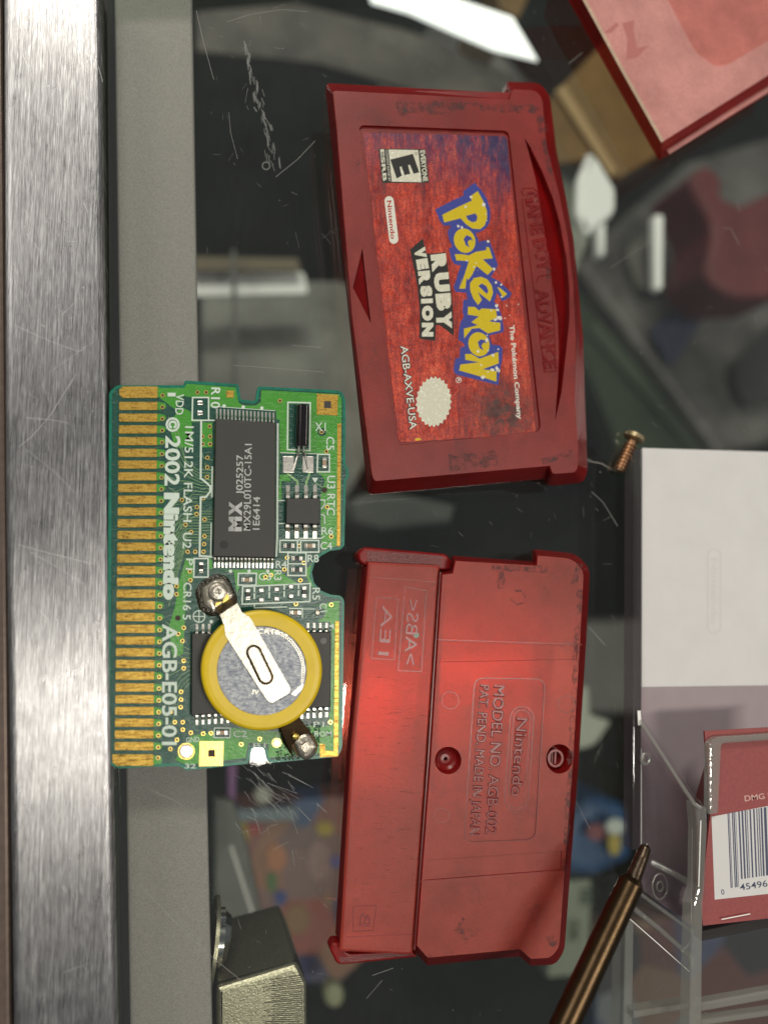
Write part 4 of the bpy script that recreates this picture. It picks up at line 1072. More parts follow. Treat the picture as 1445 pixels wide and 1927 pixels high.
# via holes
V1 = [(548, 115), (597, 115), (1015, 163), (617, 308), (575, 365), (620, 365), (577, 408), (620, 408), (604, 485), (604, 540), (602, 595), (580, 715), (460, 725), (545, 765), (543, 805), (588, 835), (480, 865), (512, 907), (588, 930), (585, 975), (582, 1018), (535, 1018), (492, 1018), (1250, 340), (1277, 450), (1282, 765), (1305, 932), (1125, 985), (1055, 1052), (1150, 1082), (1040, 1118), (505, 1130)]
V2 = [(508, 95), (430, 130), (430, 175), (470, 365), (440, 400), (463, 440), (470, 552), (470, 595), (455, 728), (455, 772), (453, 815), (395, 842), (420, 900), (465, 900), (465, 942), (432, 1000), (395, 1052), (580, 965), (625, 962), (795, 1025), (900, 995), (1300, 900), (1305, 235), (510, 960), (1105, 230), (1130, 97)]
vias = [(190+x/3.01, 700+y/3.01) for x, y in V1] + [(190+x/3.01, 1060+y/3.01) for x, y in V2] + [(440+10*k, 1086-4*(k % 2)) for k in (6, 7)]
for i in range(32):
    y = 744 if i == 0 else (1426 if i == 31 else 766+22.08*(i-1)); vias.append((306.5-8.5*(y-738)/692, y))
mb = MB()
for x, y in vias:
    ring(mb, x, y, 4.1, 2.4, ZC+0.068+0.0003*(int(x*7+y) % 7), 14, 0); sheet(mb, circ(x, y, 2.5, 10), ZC+0.064, 1)
mb.build('via_holes', [M['gold_clean'], M['hole']], board, kind='stuff')
# gold pads
mb = MB(); zg = ZC+0.066
def gsq(pts, hole):
    A = up(pts, zg); B = up(hole, zg); mb.holed(A, [B], 0); mb.ngon(drop(B, ZC+0.062), 1)
gsq([(596, 741), (636, 743), (635, 782), (596, 780)], rect(610, 755, 623, 768))
mb.build('gold_pad', [M['gold'], M['chip']], pcb)
mb = MB(); gsq([(376, 1395), (421, 1395), (420, 1441), (375, 1442)], rect(392, 1411, 405, 1424)); mb.build('gold_pad', [M['gold_clean'], M['hole']], pcb)
mb = MB(); sheet(mb, rect(426, 735, 440, 748), zg); mb.build('gold_pad', M['gold'], pcb)
mb = MB(); sheet(mb, [(635, 797), (642, 797), (640, 1028), (634, 1028)], zg); mb.build('gold_rule', M['gold'], pcb)
mb = MB(); sheet(mb, [(631, 1169), (638, 1169), (636, 1424), (602, 1425), (602, 1400), (612, 1400), (612, 1413), (628, 1413)], zg); mb.build('gold_rule', M['gold'], pcb)
mb = MB(); ring(mb, 351, 1414, 16, 12.5, zg, 24, 1)
solid(mb, circ(351, 1414, 13.5, 22), ZC+0.25, ZC, 0.15, mi=0); ring(mb, 521, 1398, 9, 6.5, zg, 18, 1); solid(mb, circ(521, 1398, 6.5, 16), ZC+0.2, ZC, 0.1, mi=0)
mb.build('solder_point', [M['tin'], M['gold_clean']], pcb)
# silkscreen
mb = MB(); zk = ZC+0.075; w = 2.7
def box(*p, ww=w): line(mb, list(p), ww, zk, closed=True)
text(mb, '1', (316, 739), (316, 746), 15, zk, .01); text(mb, 'VDD', (332, 741), (330, 780), 15, zk, .01)
text(mb, '©', (312, 785), (312, 813), 27, zk, .03, capref='©'); text(mb, '2002', (312, 820), (310, 914), 28, zk, .025); text(mb, 'Nintendo', (309, 927), (307, 1129), 29, zk, .075)
text(mb, 'AGB-E05-01', (306, 1174), (305, 1402), 28, zk, .02)
text(mb, '1M/512K FLASH', (349, 802), (345, 982), 16, zk, .01); text(mb, 'U2', (345, 1002), (344, 1032), 16, zk, .01)
text(mb, 'R10', (398, 729), (397, 768), 17, zk, .02); text(mb, 'X1', (593, 811), (613, 811), 16, zk, .005); text(mb, 'C5', (614, 822), (614, 847), 15, zk, .01)
text(mb, 'U3 RTC', (616, 895), (615, 970), 15, zk, .01); text(mb, 'R6', (605, 1006), (627, 1006), 14, zk, .01); text(mb, 'C4', (603, 1034), (625, 1034), 14, zk, .01)
text(mb, 'R8', (579, 1058), (600, 1058), 14, zk, .01); text(mb, 'R4', (519, 1069), (540, 1069), 14, zk, .01); text(mb, 'R3', (516, 1073), (516, 1092), 14, zk, .01)
text(mb, 'C3', (487, 1092), (511, 1092), 14, zk, .01); text(mb, 'R5', (588, 1106), (588, 1129), 14, zk, .01); text(mb, 'C1', (601, 1136), (603, 1152), 13, zk, .01)
text(mb, 'C2', (439, 1387), (465, 1387), 12, zk, .01); text(mb, 'CR16 5', (346, 1096), (344, 1166), 15, zk, .01); text(mb, 'P1', (351, 1051), (350, 1072), 13, zk, .01)
text(mb, 'GND', (351, 1398), (376, 1396), 10, zk, .01); text(mb, '32', (348, 1446), (369, 1446), 9, zk, .01); text(mb, 'B1', (477, 1407), (500, 1407), 9, zk, .01)
text(mb, 'P1', (590, 1368), (610, 1368), 10, zk, .01); text(mb, 'ROM', (592, 1386), (624, 1386), 10, zk, .01)
line(mb, circ(375, 1160, 11, 20), 1.8, zk, closed=True); line(mb, [(366, 1160), (384, 1160)], 1.8, zk); line(mb, [(375, 1151), (375, 1169)], 1.8, zk)
box((363, 748), (393, 748), (393, 791), (362, 791)); line(mb, [(362, 791), (404, 791)], w, zk)
line(mb, [(379, 793), (378, 900), (386, 906), (396, 915), (396, 925), (388, 935), (378, 936), (376, 1046), (402, 1048)], 3.6, zk)
line(mb, [(400, 879), (399, 935)], 3, zk); line(mb, [(398, 985), (397, 1046)], 2.5, zk)
line(mb, [(523, 798), (522, 1014), (520, 1046)], 3.4, zk); line(mb, [(523, 942), (536, 942)], 2, zk); line(mb, [(523, 985), (536, 985)], 2, zk)
box((542, 757), (584, 758), (583, 848), (541, 846)); line(mb, [(528, 852), (596, 854)], 1.5, zk)
box((598, 855), (620, 855), (620, 888), (597, 888)); box((527, 1017), (560, 1017), (560, 1039), (527, 1039)); box((566, 1017), (600, 1017), (600, 1039), (566, 1039))
line(mb, [(560, 1020), (565, 1013), (605, 1013), (610, 1009)], 2, zk); box((542, 1040), (576, 1040), (576, 1083), (542, 1083)); line(mb, [(543, 1061), (575, 1061)], 2.2, zk)
box((449, 1079), (483, 1079), (482, 1101), (448, 1101)); box((457, 1104), (584, 1098), (583, 1132), (456, 1137))
for x, y in ((479, 1106), (507, 1104), (535, 1102), (562, 1100)): line(mb, [(x, y), (x, y+7)], 3, zk); line(mb, [(x, y+12), (x, y+20)], 3, zk)
line(mb, [(479, 1137), (479, 1144), (540, 1142)], 2, zk); line(mb, [(545, 1145), (569, 1145), (569, 1162)], 2.2, zk); line(mb, [(569, 1146), (592, 1146)], 1.5, zk)
box((366, 1051), (392, 1051), (392, 1086), (365, 1086)); box((404, 1370), (434, 1370), (433, 1388), (403, 1388), ww=2)
line(mb, [(603, 941), (611, 941), (611, 950), (605, 957)], 2.2, zk); line(mb, [(605, 968), (611, 971), (611, 985)], 2.2, zk)
sheet(mb, [(587, 899), (599, 899), (593, 909)], zk); sheet(mb, [(628, 1173), (628, 1183), (619, 1178)], zk)
line(mb, [(406, 765), (518, 773)], 1.2, zk)
for x, y in ((422, 764), (458, 766), (493, 768), (434, 1075), (469, 1075), (504, 1075), (398, 1170)): sheet(mb, circ(x, y, 3.4, 12), zk+0.003)
mb.build('silkscreen', M['silk'], board)

def pin(parent, x, y0, y1, w, zhi, name='pin'):
    """gull wing lead from the chip (y0) to its pad (y1)"""
    mb = MB(); s = 1 if y1 > y0 else -1; L_ = abs(y1-y0)
    ys = [y0, y0+s*L_*0.2, y0+s*L_*0.5, y1]; zs_ = [zhi, zhi, ZC+0.12, ZC+0.08]
    top_ = []; bot = []
    for y, z in zip(ys, zs_):
        a = P(x-w/2, y, z); b = P(x+w/2, y, z); top_.append((a, b))
    for (a, b), (c, d_) in zip(top_[:-1], top_[1:]):
        lo = [p - Vector((0, 0, 0.012)) for p in (a, b, c, d_)]
        mb.add([a, b, d_, c], [(0, 1, 2, 3)]); mb.add([a, c, lo[2], lo[0]], [(0, 1, 2, 3)]); mb.add([b, d_, lo[3], lo[1]], [(0, 1, 2, 3)])
    e = top_[-1]; mb.add([e[0], e[1], e[1]-Vector((0, 0, .02)), e[0]-Vector((0, 0, .02))], [(0, 1, 2, 3)])
    return mb.build(name, M['tin'], parent)
def chip(name, pts, zt, label=None):
    mb = MB()
    T = up(pts, zt)
    if area2(T) < 0: T.reverse()
    Ti = offs(T, 0.07); Mid = drop(offs(T, -0.12), zt-0.4); Bt = drop(T, ZC+0.08)
    mb.ngon(Ti, 0); mb.loft(drop(T, zt-0.05), Ti, 0); mb.loft(Mid, drop(T, zt-0.05), 1); mb.loft(Bt, Mid, 1)
    return mb.build(name, [M['chip'], M['chip_side']], pcb, label=label)
c1 = chip('chip', [(407, 789), (519, 796), (517, 1049), (402, 1047)], ZC+1.1, 'large black chip with grey printing')
for i in range(16):
    t = i/15; pin(c1, 408.5+106.5*t, 787.5+7*t, 769+7.5*t, 3.3, ZC+0.6)
    pin(c1, 405+107.5*t, 1049+1*t, 1068+1*t, 3.3, ZC+0.6)
mb = MB(); zi = ZC+1.108
text(mb, 'J025257', (457, 930.5), (458, 856), 12.5, zi, .01); text(mb, 'MX29L010TC-15A1', (471.5, 998.5), (474, 835.5), 13, zi, .008); text(mb, '1E6414', (488.5, 997), (489.5, 935), 12.5, zi, .01)
text(mb, 'M', (455, 1000), (455.5, 972.5), 24.5, zi, .07, capref='M'); text(mb, 'X', (455.5, 970.5), (456, 944), 24.5, zi, .07, capref='X')
mb.build('chip_printing', M['chip_ink'], c1)
mb = MB()
for k in range(5): line(mb, [(432.5+k*2.3, 1001), (433.5+k*2.3, 943)], 0.55, zi+0.006)
solid(mb, circ(421.6, 1025, 8, 20), ZC+1.104, ZC+1.0); mb.build('pin_mark', M['chip_side'], c1)
c2 = chip('chip', [(540, 938), (602, 938), (601, 986), (539, 985)], ZC+1.2, 'small square black chip')
for x in (542, 559, 576, 593):
    pin(c2, x, 937, 913, 7.0, ZC+0.7); pin(c2, x-0.5, 987, 1013, 7.0, ZC+0.7)
c3 = chip('chip', [(362, 1193), (622, 1190), (621, 1330), (361, 1346)], ZC+1.0, 'black chip under the coin battery')
for i in range(22):
    x = 371+11.6*i
    if x < 404 or x > 574: pin(c3, x, 1193-.01*x+4, 1174-.01*x+4, 4.5, ZC+.55)
    if x < 450 or x > 566: pin(c3, x, 1346-(x-371)*.06, 1364-(x-371)*.06, 4.5, ZC+.55)
mb = MB(); solid(mb, circ(609, 1206, 6, 16), ZC+1.006, ZC+.9); mb.build('pin_mark', M['chip_side'], c3)
# crystal
mb = MB(); zc0 = ZC+1.0
a = P(570, 763, zc0); b = P(568, 840, zc0)
tube(mb, [a, a.lerp(b, 0.02), a.lerp(b, 0.98), b], [0.080, 0.092, 0.092, 0.082], 24)
xt = mb.build('crystal', M['crystal'], pcb)
for x0, x1 in ((563, 553), (572, 580)):
    mb = MB(); tube(mb, [P(x0, 838, zc0), P(x0-1, 850, zc0-.3), P((x0*2+x1)/3, 858, ZC+.25), P(x1, 884, ZC+.18)], 0.016, 8); mb.build('lead', M['tin'], xt)
for x in (543, 580):
    mb = MB(); solid(mb, rpoly([(x-11, 858, 2), (x+11, 858, 2), (x+11, 890, 2), (x-11, 889, 2)]), ZC+0.16, ZC, 0.1); mb.build('solder_pad', M['tin'], pcb)
# small parts
def smd(x, y, horiz, kind, L_=17, Wd=8.5):
    mb = MB(); h = {'capacitor': 0.55, 'resistor': 0.4}[kind]
    def q(u0, u1, v):
        return rect(x+u0, y-v, x+u1, y+v) if horiz else rect(x-v, y+u0, x+v, y+u1)
    solid(mb, q(-L_*0.24, L_*0.24, Wd*.44), ZC+h, ZC+0.02, 0.03, steps=1, mi=0)
    for s in (-1, 1):
        e = sorted((s*L_*0.245, s*L_*0.42)); solid(mb, q(e[0], e[1], Wd*.48), ZC+h+0.02, ZC+0.02, 0.05, steps=2, mi=1)
        e = sorted((s*L_*0.42, s*L_*0.62)); solid(mb, q(e[0], e[1], Wd*.5), ZC+0.14, ZC+0.01, 0.05, steps=1, mi=1)
    return mb.build(kind, [M['cap_body'] if kind == 'capacitor' else M['res_body'], M['tin']], pcb)
smd(611, 871, False, 'capacitor'); smd(544, 1027, True, 'resistor'); smd(583, 1027, True, 'capacitor'); smd(559, 1051, True, 'resistor'); smd(559, 1072, True, 'resistor')
smd(379, 1068, False, 'resistor'); smd(465, 1091, True, 'capacitor'); smd(467, 1119, False, 'resistor'); smd(573, 1114, False, 'resistor'); smd(556, 1153, True, 'capacitor'); smd(418, 1379, True, 'capacitor')
for x, y in ((377, 758), (377, 777), (492, 1111), (492, 1129), (521, 1109), (521, 1127), (548, 1104), (548, 1122)):
    mb = MB(); solid(mb, rpoly(rect(x-5.5, y-4.5, x+5.5, y+4.5)[0:0] + [(x-5.5, y-4.5, 2), (x+5.5, y-4.5, 2), (x+5.5, y+4.5, 2), (x-5.5, y+4.5, 2)]), ZC+0.22, ZC, 0.16); mb.build('solder_pad', M['tin'], pcb)
mb = MB(); solid(mb, circ(598, 1153, 5.5, 14), ZC+0.2, ZC, 0.15); mb.build('solder_point', M['solder'], pcb)
# battery
ZBt = ZC+2.9
bat = None
mb = MB()
cx, cy = 493, 1262
Ro, Ri = 114.5, 84.5
c3d = P(cx, cy, ZBt)
k = 72
prof = [(84.5, -0.02), (86, 0.0), (100, 0.06), (108, 0.03), (112.5, -0.12), (114.5, -0.45), (114.5, -1.3), (112, -1.7)]
loops = [drop(up(circ(cx, cy, r, k, r*0.995), ZBt), ZBt+dz) for r, dz in prof]
for a, b in zip(loops[:-1], loops[1:]): mb.loft(b, a, 0, True)
batt = mb.build('coin_battery', M['ring_yellow'], pcb)
mb = MB()
l0 = drop(up(circ(cx, cy, 84.5, k, 84), ZBt), ZBt-0.02); l1 = drop(offs(l0 if area2(l0) > 0 else l0[::-1], 0.1), ZBt-0.1)
mb.ngon(l1, 0); mb.loft(l0 if area2(l0) > 0 else l0[::-1], l1, 0); mb.ngon(drop(l0, ZBt-1.8), 0, flip=True)
mb.build('cell_face', M['cell'], batt)
mb = MB()
for i in range(30):
    a = -1.45+1.7*i/29
    x, y = cx+78*math.cos(a), cy+78*math.sin(a)
    line(mb, circ(x, y, 2.6, 8), 0.9, ZBt-0.09, closed=True)
text(mb, '3V', (473, 1306), (486, 1308), 9, ZBt-0.09, .01)
sheet(mb, [(548, 1306), (570, 1286), (573, 1292), (556, 1310)], ZBt-0.085)
text(mb, 'CR1616', (484, 1192), (545, 1196), 9, ZBt-0.09, 0.01)
mb.build('cell_markings', M['tab'], batt)
# top tab
mb = MB()
tz = ZBt+0.22
tabo = rpoly([(414, 1157), (447, 1135, 2), (455, 1152, 4), (471, 1162, 4), (547, 1296, 5), (545, 1304, 3), (512, 1323, 8), (503, 1318, 5), (424, 1195, 5), (423, 1178, 4)])
slotp = pillpx((478, 1228), (500, 1274), 15)
slot3 = up(slotp, tz)
mb.holed(up(tabo, tz), [slot3], 0)
T = up(tabo, tz); 
if area2(T) < 0: T.reverse()
mb.loft(drop(T, tz-0.15), T, 0); mb.ngon(drop(T, tz-0.15), 0, flip=True)
S_ = slot3 if area2(slot3) > 0 else slot3[::-1]
lo = drop(offs(S_, 0.10), tz-0.14); hi = drop(offs(S_, 0.35), tz+0.02)
mb.loft(S_, lo, 1, False); mb.loft(lo, drop(offs(S_, 0.22), tz-0.12), 1); mb.loft(drop(offs(S_, 0.22), tz-0.12), hi, 0, True); mb.ngon(hi, 0)
tab = mb.build('contact_tab', [M['tab'], M['steel_dark']], batt)
mb = MB()   # bend down to the soldered foot
A = up([(414, 1157), (447, 1135)], tz); Bq = up([(403, 1148), (440, 1122)], ZC+1.2); Cq = up([(378, 1104), (424, 1084)], ZC+0.7)
mb.add([A[0], A[1], Bq[1], Bq[0]], [(0, 1, 2, 3)], 1); mb.build('tab_bend', [M['tab'], M['steel_dark']], batt)
mb = MB()
def lump(mb, pts, zt, zb, rough_, mi=0, seed=1):
    rnd = random.Random(seed)
    O = rpoly(pts, 4); cxx = sum(p[0] for p in O)/len(O); cyy = sum(p[1] for p in O)/len(O)
    prev = None
    for s, hh in ((1.0, 0.0), (0.97, 0.45), (0.88, 0.78), (0.7, 0.93), (0.4, 1.0)):
        L_ = [P(cxx+(x-cxx)*s, cyy+(y-cyy)*s, zb+(zt-zb)*hh + (rnd.uniform(-rough_, rough_) if hh > 0 else 0)) for x, y in O]
        if prev: mb.loft(prev, L_, mi, True)
        prev = L_
    mb.ngon(prev, mi)
lump(mb, [(366, 1112, 10), (378, 1094, 8), (408, 1078, 10), (430, 1086, 8), (448, 1126, 8), (444, 1140, 4), (400, 1162, 10), (376, 1150, 8)], ZC+0.35, ZC, 0.06, 0, 3)
mb.build('flux_residue', M['flux'], batt)
mb = MB(); lump(mb, [(379, 1106, 5), (404, 1089, 6), (424, 1090, 4), (441, 1120, 3), (436, 1134, 3), (404, 1154, 4), (382, 1138, 6)], ZC+0.75, ZC+0.2, 0.03, 0, 4)
foot = mb.build('solder_joint', M['solder'], batt)
mb = MB(); lump(mb, circ(410, 1114, 19, 22), ZC+1.15, ZC+0.6, 0.02, 0, 5); mb.build('solder_dome', M['solder'], foot)
mb = MB(); line(mb, circ(411, 1113, 8, 14), 2.0, ZC+1.12, closed=True, h=0.05); line(mb, [(398, 1134), (404, 1148), (420, 1141)], 4, ZC+.86, h=.1); mb.build('solder_ridge', M['tin'], foot)
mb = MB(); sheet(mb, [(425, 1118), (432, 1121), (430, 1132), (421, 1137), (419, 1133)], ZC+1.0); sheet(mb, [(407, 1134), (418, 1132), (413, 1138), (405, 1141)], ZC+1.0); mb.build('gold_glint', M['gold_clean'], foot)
# lower tab
mb = MB()
A = up([(528, 1372), (563, 1350)], ZC+1.3); Bq = up([(548, 1402), (588, 1382)], ZC+0.7); Cq = up([(560, 1424), (600, 1404)], ZC+0.5)
mb.add([A[0], A[1], Bq[1], Bq[0], Cq[1], Cq[0]], [(0, 1, 2, 3), (3, 2, 4, 5)]); 
A = up([(528, 1372), (535, 1396)], ZC+0.9); Bq = up([(556, 1424), (548, 1402)], ZC+0.3)
mb.add([up([(528, 1372)], ZC+1.3)[0], up([(533, 1398)], ZC+0.5)[0], up([(552, 1426)], ZC+0.3)[0], up([(548, 1402)], ZC+.7)[0]], [(0, 1, 2, 3)])
mb.build('contact_tab', M['steel_dark'], batt, label='short dark tab bent down at the board edge')
mb = MB(); lump(mb, [(552, 1396, 5), (566, 1380, 6), (582, 1378, 4), (599, 1408, 4), (590, 1424, 5), (574, 1432, 6), (560, 1420, 4)], ZC+1.3, ZC, 0.05, 0, 8)
foot = mb.build('solder_joint', M['solder'], batt)
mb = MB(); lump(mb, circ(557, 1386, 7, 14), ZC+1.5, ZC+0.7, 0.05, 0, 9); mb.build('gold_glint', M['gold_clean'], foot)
mb = MB()
rnd = random.Random(4)
for i in range(150):
    side = rnd.random() < 0.5
    x, y = (rnd.uniform(575, 603), rnd.uniform(1362, 1398)) if side else (rnd.uniform(520, 565), rnd.uniform(1405, 1430))
    r = rnd.uniform(0.8, 2.2); lump(mb, circ(x, y, r, 6), ZC+0.15, ZC+0.02, 0.02, 0, i)
mb.build('flux_crumbs', simple('crusty green flux', (0.02, 0.07, 0.03), 0.3, 0, 0.5, 30), batt, kind='stuff')

# ---------------------------------------------------------------- screw
sc = thing('small_screw', P(1175, 855, 0), 'tiny copper coloured screw lying on the glass above the clear plastic box', 'screw')
mb = MB()
z0 = 1.0
p0, p1 = P(1189, 830, z0+0.2), P(1164, 886, z0-0.2)
pts = []; rs = []
nth = 9
for i in range(nth*4+1):
    t = i/(nth*4); pts.append(p0.lerp(p1, t)); rs.append(0.080 + (0.022 if i % 4 in (1, 2) else 0.0) if 0.12 < t < 0.97 else 0.075)
tube(mb, pts, rs, 18); mb.build('threaded_shaft', M['bronze'], sc)
mb = MB()
dv = (p1-p0).normalized()
c0 = p0 - dv*0.02
tube(mb, [c0-dv*0.10, c0-dv*0.085, c0-dv*0.02, c0+dv*0.01], [0.12, 0.165, 0.17, 0.09], 24); mb.build('head', M['brass_dull'], sc)

# ---------------------------------------------------------------- clear box with the printed insert
ZP, ZW = 1.2, 12.8
ins = thing('paper_insert', P(1400, 1100, 1), 'white paper insert with a mauve lower half inside the clear plastic box', 'paper insert')
mb = MB()
solid(mb, [(1208, 843), (1500, 852), (1500, 1289), (1207, 1293)], ZP, ZP-0.2); mb.build('white_sheet', M['paper'], ins)
mb = MB(); solid(mb, [(1206, 1293.5), (1500, 1289.5), (1500, 1690), (1300, 1742), (1204, 1672)], ZP, ZP-0.2); mb.build('mauve_sheet', M['paper_pink'], ins)
mb = MB(); line(mb, pillpx((1343, 1045), (1343, 1180), 12), 3, ZP+0.01, closed=True); text(mb, 'Nintendo', (1337, 1050), (1337, 1176), 12, ZP+0.01, 0.02)
mb.build('faint_print', M['paper_faint'], ins)
card = thing('barcode_card', P(1390, 1560, 8), 'dark red card with a white barcode panel standing in the clear plastic box', 'card')
ZK = 11.0
mb = MB()
solid(mb, [(1325, 1376), (1500, 1366), (1500, 1722), (1322, 1742), (1318, 1700), (1336, 1530)], ZK, ZK-0.3); cb = mb.build('card_face', M['card_red'], card)
mb = MB()
a = up([(1325, 1376), (1331, 1420), (1322, 1510), (1318, 1745)], ZK-0.1); b = up([(1327, 1378), (1308, 1512), (1302, 1520), (1303, 1735)], 4.0)
b = [P(1327, 1378, 6.0), P(1326, 1440, 5.0), P(1304, 1512, 4.0), P(1300, 1740, 3.0)]
mb.loft(a, b, 0, False, closed=False); mb.build('card_fold', M['card_red_dark'], card)
mb = MB()
tr = [(1338, 1537), (1500, 1506), (1500, 1676), (1344, 1693)]
sheet(mb, tr, ZK+0.02); st = mb.build('barcode_panel', M['paper'], cb)
mb = MB()
bars = [(0, 2, 1), (3, 1.2, 1), (8, 2, 1), (11, 2.4, 1), (15, 1, 1), (20, 3, 0), (26, 3.4, 0), (32, 2.4, 0), (36, 1.4, 0), (41, 3, 0), (48, 3, 0), (54, 2, 0), (58, 2, 0), (62, 3.4, 0), (68, 5, 0), (76, 2, 0), (81, 3, 0), (88, 2, 0), (94, 4, 0), (101, 2, 0), (108, 3, 0)]
for dx, bw, long_ in bars:
    xt_ = 1368+dx; xb = xt_+6-dx*0.02; yt = 1530-dx*0.16; yb = (1671 if long_ else 1657)-dx*0.14
    sheet(mb, [(xt_, yt), (xt_+bw, yt), (xb+bw, yb), (xb, yb)], ZK+0.03)
text(mb, '0', (1357, 1684), (1363, 1683), 10, ZK+0.03, 0.01); text(mb, '45496', (1392, 1676), (1444, 1668), 12, ZK+0.03, 0.01)
mb.build('barcode', simple('blue black ink', (0.05, 0.06, 0.11), 0.5), cb)
mb = MB(); text(mb, 'DMG PAT.', (1401, 1508), (1478, 1498), 10.5, ZK+0.02, 0.005); mb.build('card_lettering', simple('pale red ink', (0.62, 0.40, 0.36), 0.5), cb)

bx = thing('plastic_box', P(1330, 1400, 0), 'clear plastic game box with one scratched side wall turned up at the right edge', 'plastic box')
def wallx(mb, pts, thick=0.9, mi=0):
    """upright sheet: pts are (x, y, z) seen points of its outer face"""
    A = [P(*p) for p in pts]; dx = Vector((thick*0.1, 0, 0)); B = [p+dx for p in A]
    k = len(A)
    def tri(L_, fl):
        t = list(range(k)); mb.add(L_, [t if not fl else t[::-1]], mi)
    tri(A, False); tri(B, True); mb.loft(A, B, mi)
mb = MB()
wallx(mb, [(1197, 845, 0.1), (1197, 1345, 2.6), (1204, 1360, 3.0), (1306, 1512, ZW), (1316, 1522, ZW), (1316, 1690, ZW), (1196, 1690, 0.1)], 0.9)
mb.build('side_wall', M['clear'], bx)
mb = MB()
solid(mb, [(1192, 845), (1207, 843), (1206, 1600), (1190, 1600)], 2.6, 0.1, 0.2); mb.build('base_rim', M['clear_tint'], bx)
mb = MB(); sheet(mb, [(1206, 1365), (1310, 1520), (1310, 1700), (1300, 1745), (1196, 1690)], 2.3); mb.build('lid_sheet', M['clear_tint'], bx)
mb = MB()
tube(mb, [P(1203, 1356, 3.0), P(1250, 1428, 8), P(1290, 1490, 11.5), P(1306, 1513, ZW), P(1316, 1521, ZW)], 0.030, 8); mb.build('sloping_rim', M['clear_bar'], bx)
mb = MB()
solid(mb, rpoly([(1309, 1512, 4), (1330, 1520, 4), (1331, 1560), (1326, 1670), (1323, 1700), (1320, 1980), (1297, 1980), (1303, 1705), (1312, 1672, 3), (1313, 1560)]), ZW, ZW-2.2, 0.35); mb.build('corner_post', M['clear_bar'], bx)
mb = MB()
solid(mb, rpoly([(1177, 1728, 4), (1193, 1732, 4), (1190, 1980), (1172, 1980)]), 3.5, 0.1, 0.3); mb.build('corner_post', M['clear_bar'], bx)
mb = MB()
solid(mb, rpoly([(1334, 1400, 8), (1348, 1388, 8), (1500, 1378), (1500, 1390), (1358, 1400, 6), (1352, 1530, 3), (1334, 1534, 3)]), ZK+1.2, ZK+0.05, 0.3); mb.build('tray_rim', M['clear_bar'], bx)
mb = MB()
tube(mb, [P(1225, 1622, 4), P(1270, 1645, 6), P(1312, 1672, 9)], 0.05, 8)
tube(mb, [P(1186, 1705, 1), P(1245, 1752, 5), P(1298, 1800, 9), P(1301, 1822, 10)], 0.045, 8)
mb.build('cross_rib', M['clear_bar'], bx)
mb = MB()
tube(mb, [P(1190, 1672, 1), P(1245, 1712, 5), P(1300, 1752, 9)], 0.03, 8); mb.build('cross_rib', M['clear_bar'], bx)
mb = MB()
for cyy, rx, ry in ((1668, 14, 24), (1668, 6, 9)): 
    c_ = circ(1241, cyy, rx, 20, ry); tube(mb, up(c_+[c_[0], c_[1]], 4.6), 0.014, 6, cap=False)
c_ = circ(1214, 1428, 7, 16, 10); tube(mb, up(c_+[c_[0], c_[1]], 3.4), 0.03, 8, cap=False)
mb.build('hinge_stud', M['clear_bar'], bx)
mb = MB()
wallx(mb, [(1180, 1728, 0.1), (1298, 1830, 9), (1298, 1980, 9), (1176, 1980, 0.1)], 0.8); mb.build('side_wall', M['clear'], bx, label='lower clear wall with a bright slanting edge')
mb = MB()
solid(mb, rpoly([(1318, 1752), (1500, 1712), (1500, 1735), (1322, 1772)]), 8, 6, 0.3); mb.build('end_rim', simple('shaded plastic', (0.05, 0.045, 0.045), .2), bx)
mb = MB()
solid(mb, [(1318, 1888), (1500, 1855), (1500, 1872), (1318, 1905)], 8, 6.5, 0.3); solid(mb, [(1318, 1920), (1500, 1895), (1500, 1906), (1318, 1932)], 8, 6.5, 0.3)
solid(mb, [(1192, 1904), (1297, 1888), (1297, 1900), (1192, 1918)], 5, 3, 0.3)
mb.build('end_rim', M['clear_bar'], bx)
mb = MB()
line(mb, [(1302, 1560), (1300, 1735)], 1.2, ZW-2.4); line(mb, [(1318, 1545), (1314, 1668)], 2.0, ZW+0.02); line(mb, [(1358, 1730), (1410, 1720)], 2.0, ZK+0.4)
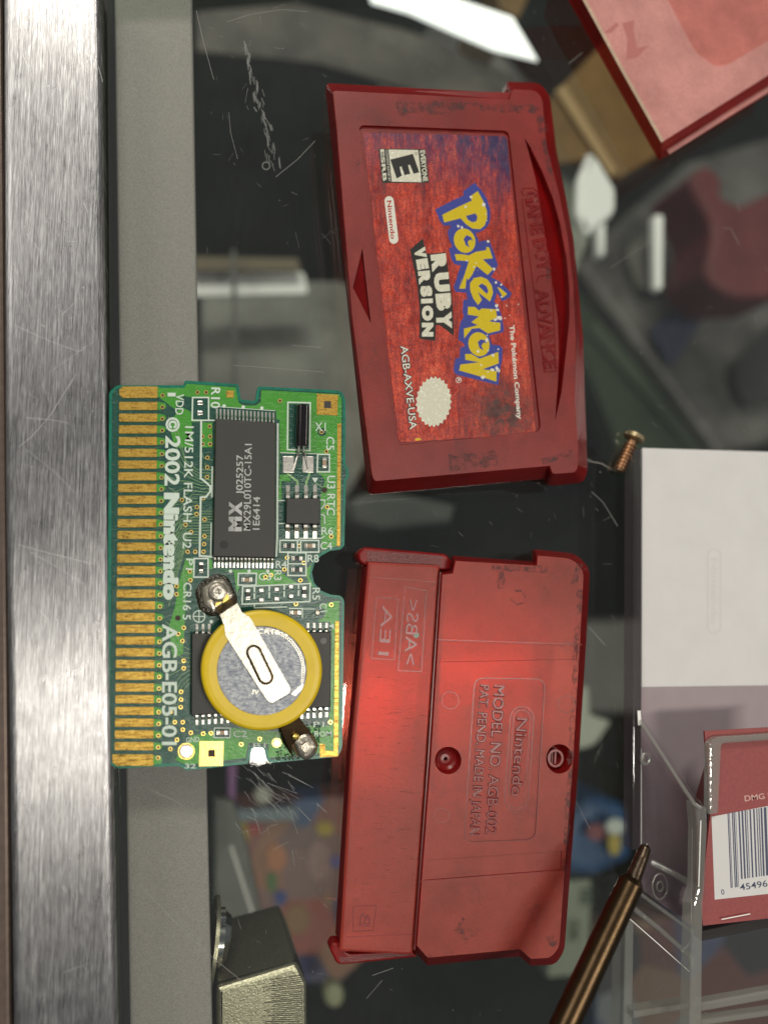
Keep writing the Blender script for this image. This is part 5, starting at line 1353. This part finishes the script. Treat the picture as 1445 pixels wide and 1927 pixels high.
line(mb, [(1182, 1727), (1240, 1778), (1296, 1828)], 1.6, 9.1); line(mb, [(1206, 1410), (1206, 1600)], 1.0, 2.7)
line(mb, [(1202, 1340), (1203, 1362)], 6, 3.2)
mb.build('bright_edge_or_highlight', simple('painted plastic highlight', (.8, .8, .78), .3), bx)  # white lines paint highlights along the clear plastic
mb = MB()   # tinted folded flap at the base
sheet(mb, [(1186, 1700), (1300, 1745), (1300, 1790), (1190, 1720)], 1.6); mb.build('lower_flap', M['clear_tint'], bx)

# ---------------------------------------------------------------- screwdriver
sd = thing('screwdriver', P(1130, 1760, 6), 'dark bronze precision screwdriver with a cross tip pointing up right', 'screwdriver')
zd0 = 14.0
A = P(1216, 1590, zd0); B = P(1190, 1655, zd0+0.4); Cc = P(1040, 1975, zd0+2)
dirv = (Cc-B).normalized()
mb = MB()
tube(mb, [B - dirv*0.02, B+dirv*0.05, B+dirv*0.6, Cc], [0.115, 0.165, 0.168, 0.175], 32); shaft = mb.build('shaft', M['steel_dark'], sd)
mb = MB()
ax = (B-A)
tube(mb, [A, A+ax*0.07, A+ax*0.35, A+ax*0.9, B], [0.035, 0.072, 0.088, 0.10, 0.105], 20); tip = mb.build('tip', M['steel_tip'], sd)
mb = MB()
nrm = Vector((0, 0, 1)); side = ax.normalized().cross(nrm).normalized()
for s in (0.0, math.pi/2):
    o_ = side*math.cos(s)+nrm*math.sin(s)
    a0 = A-ax*0.03; tube(mb, [a0+o_*0.01, A+ax*0.10+o_*0.05, A+ax*0.38+o_*0.078], [0.012, 0.020, 0.012], 6)
    tube(mb, [a0-o_*0.01, A+ax*0.10-o_*0.05, A+ax*0.38-o_*0.078], [0.012, 0.020, 0.012], 6)
mb.build('tip_fin', M['chrome'], tip)

# a stray hair beside the screw
mb = MB()
tube(mb, [P(1102, 863, .2), P(1115, 869, .3), P(1132, 872, .3), P(1148, 882, .3)], 0.0035, 5)
mb.build('hair', simple('pale hair', (.5, .47, .42), .4), None, label='single pale hair on the glass between the label shell and the screw', cat='hair')
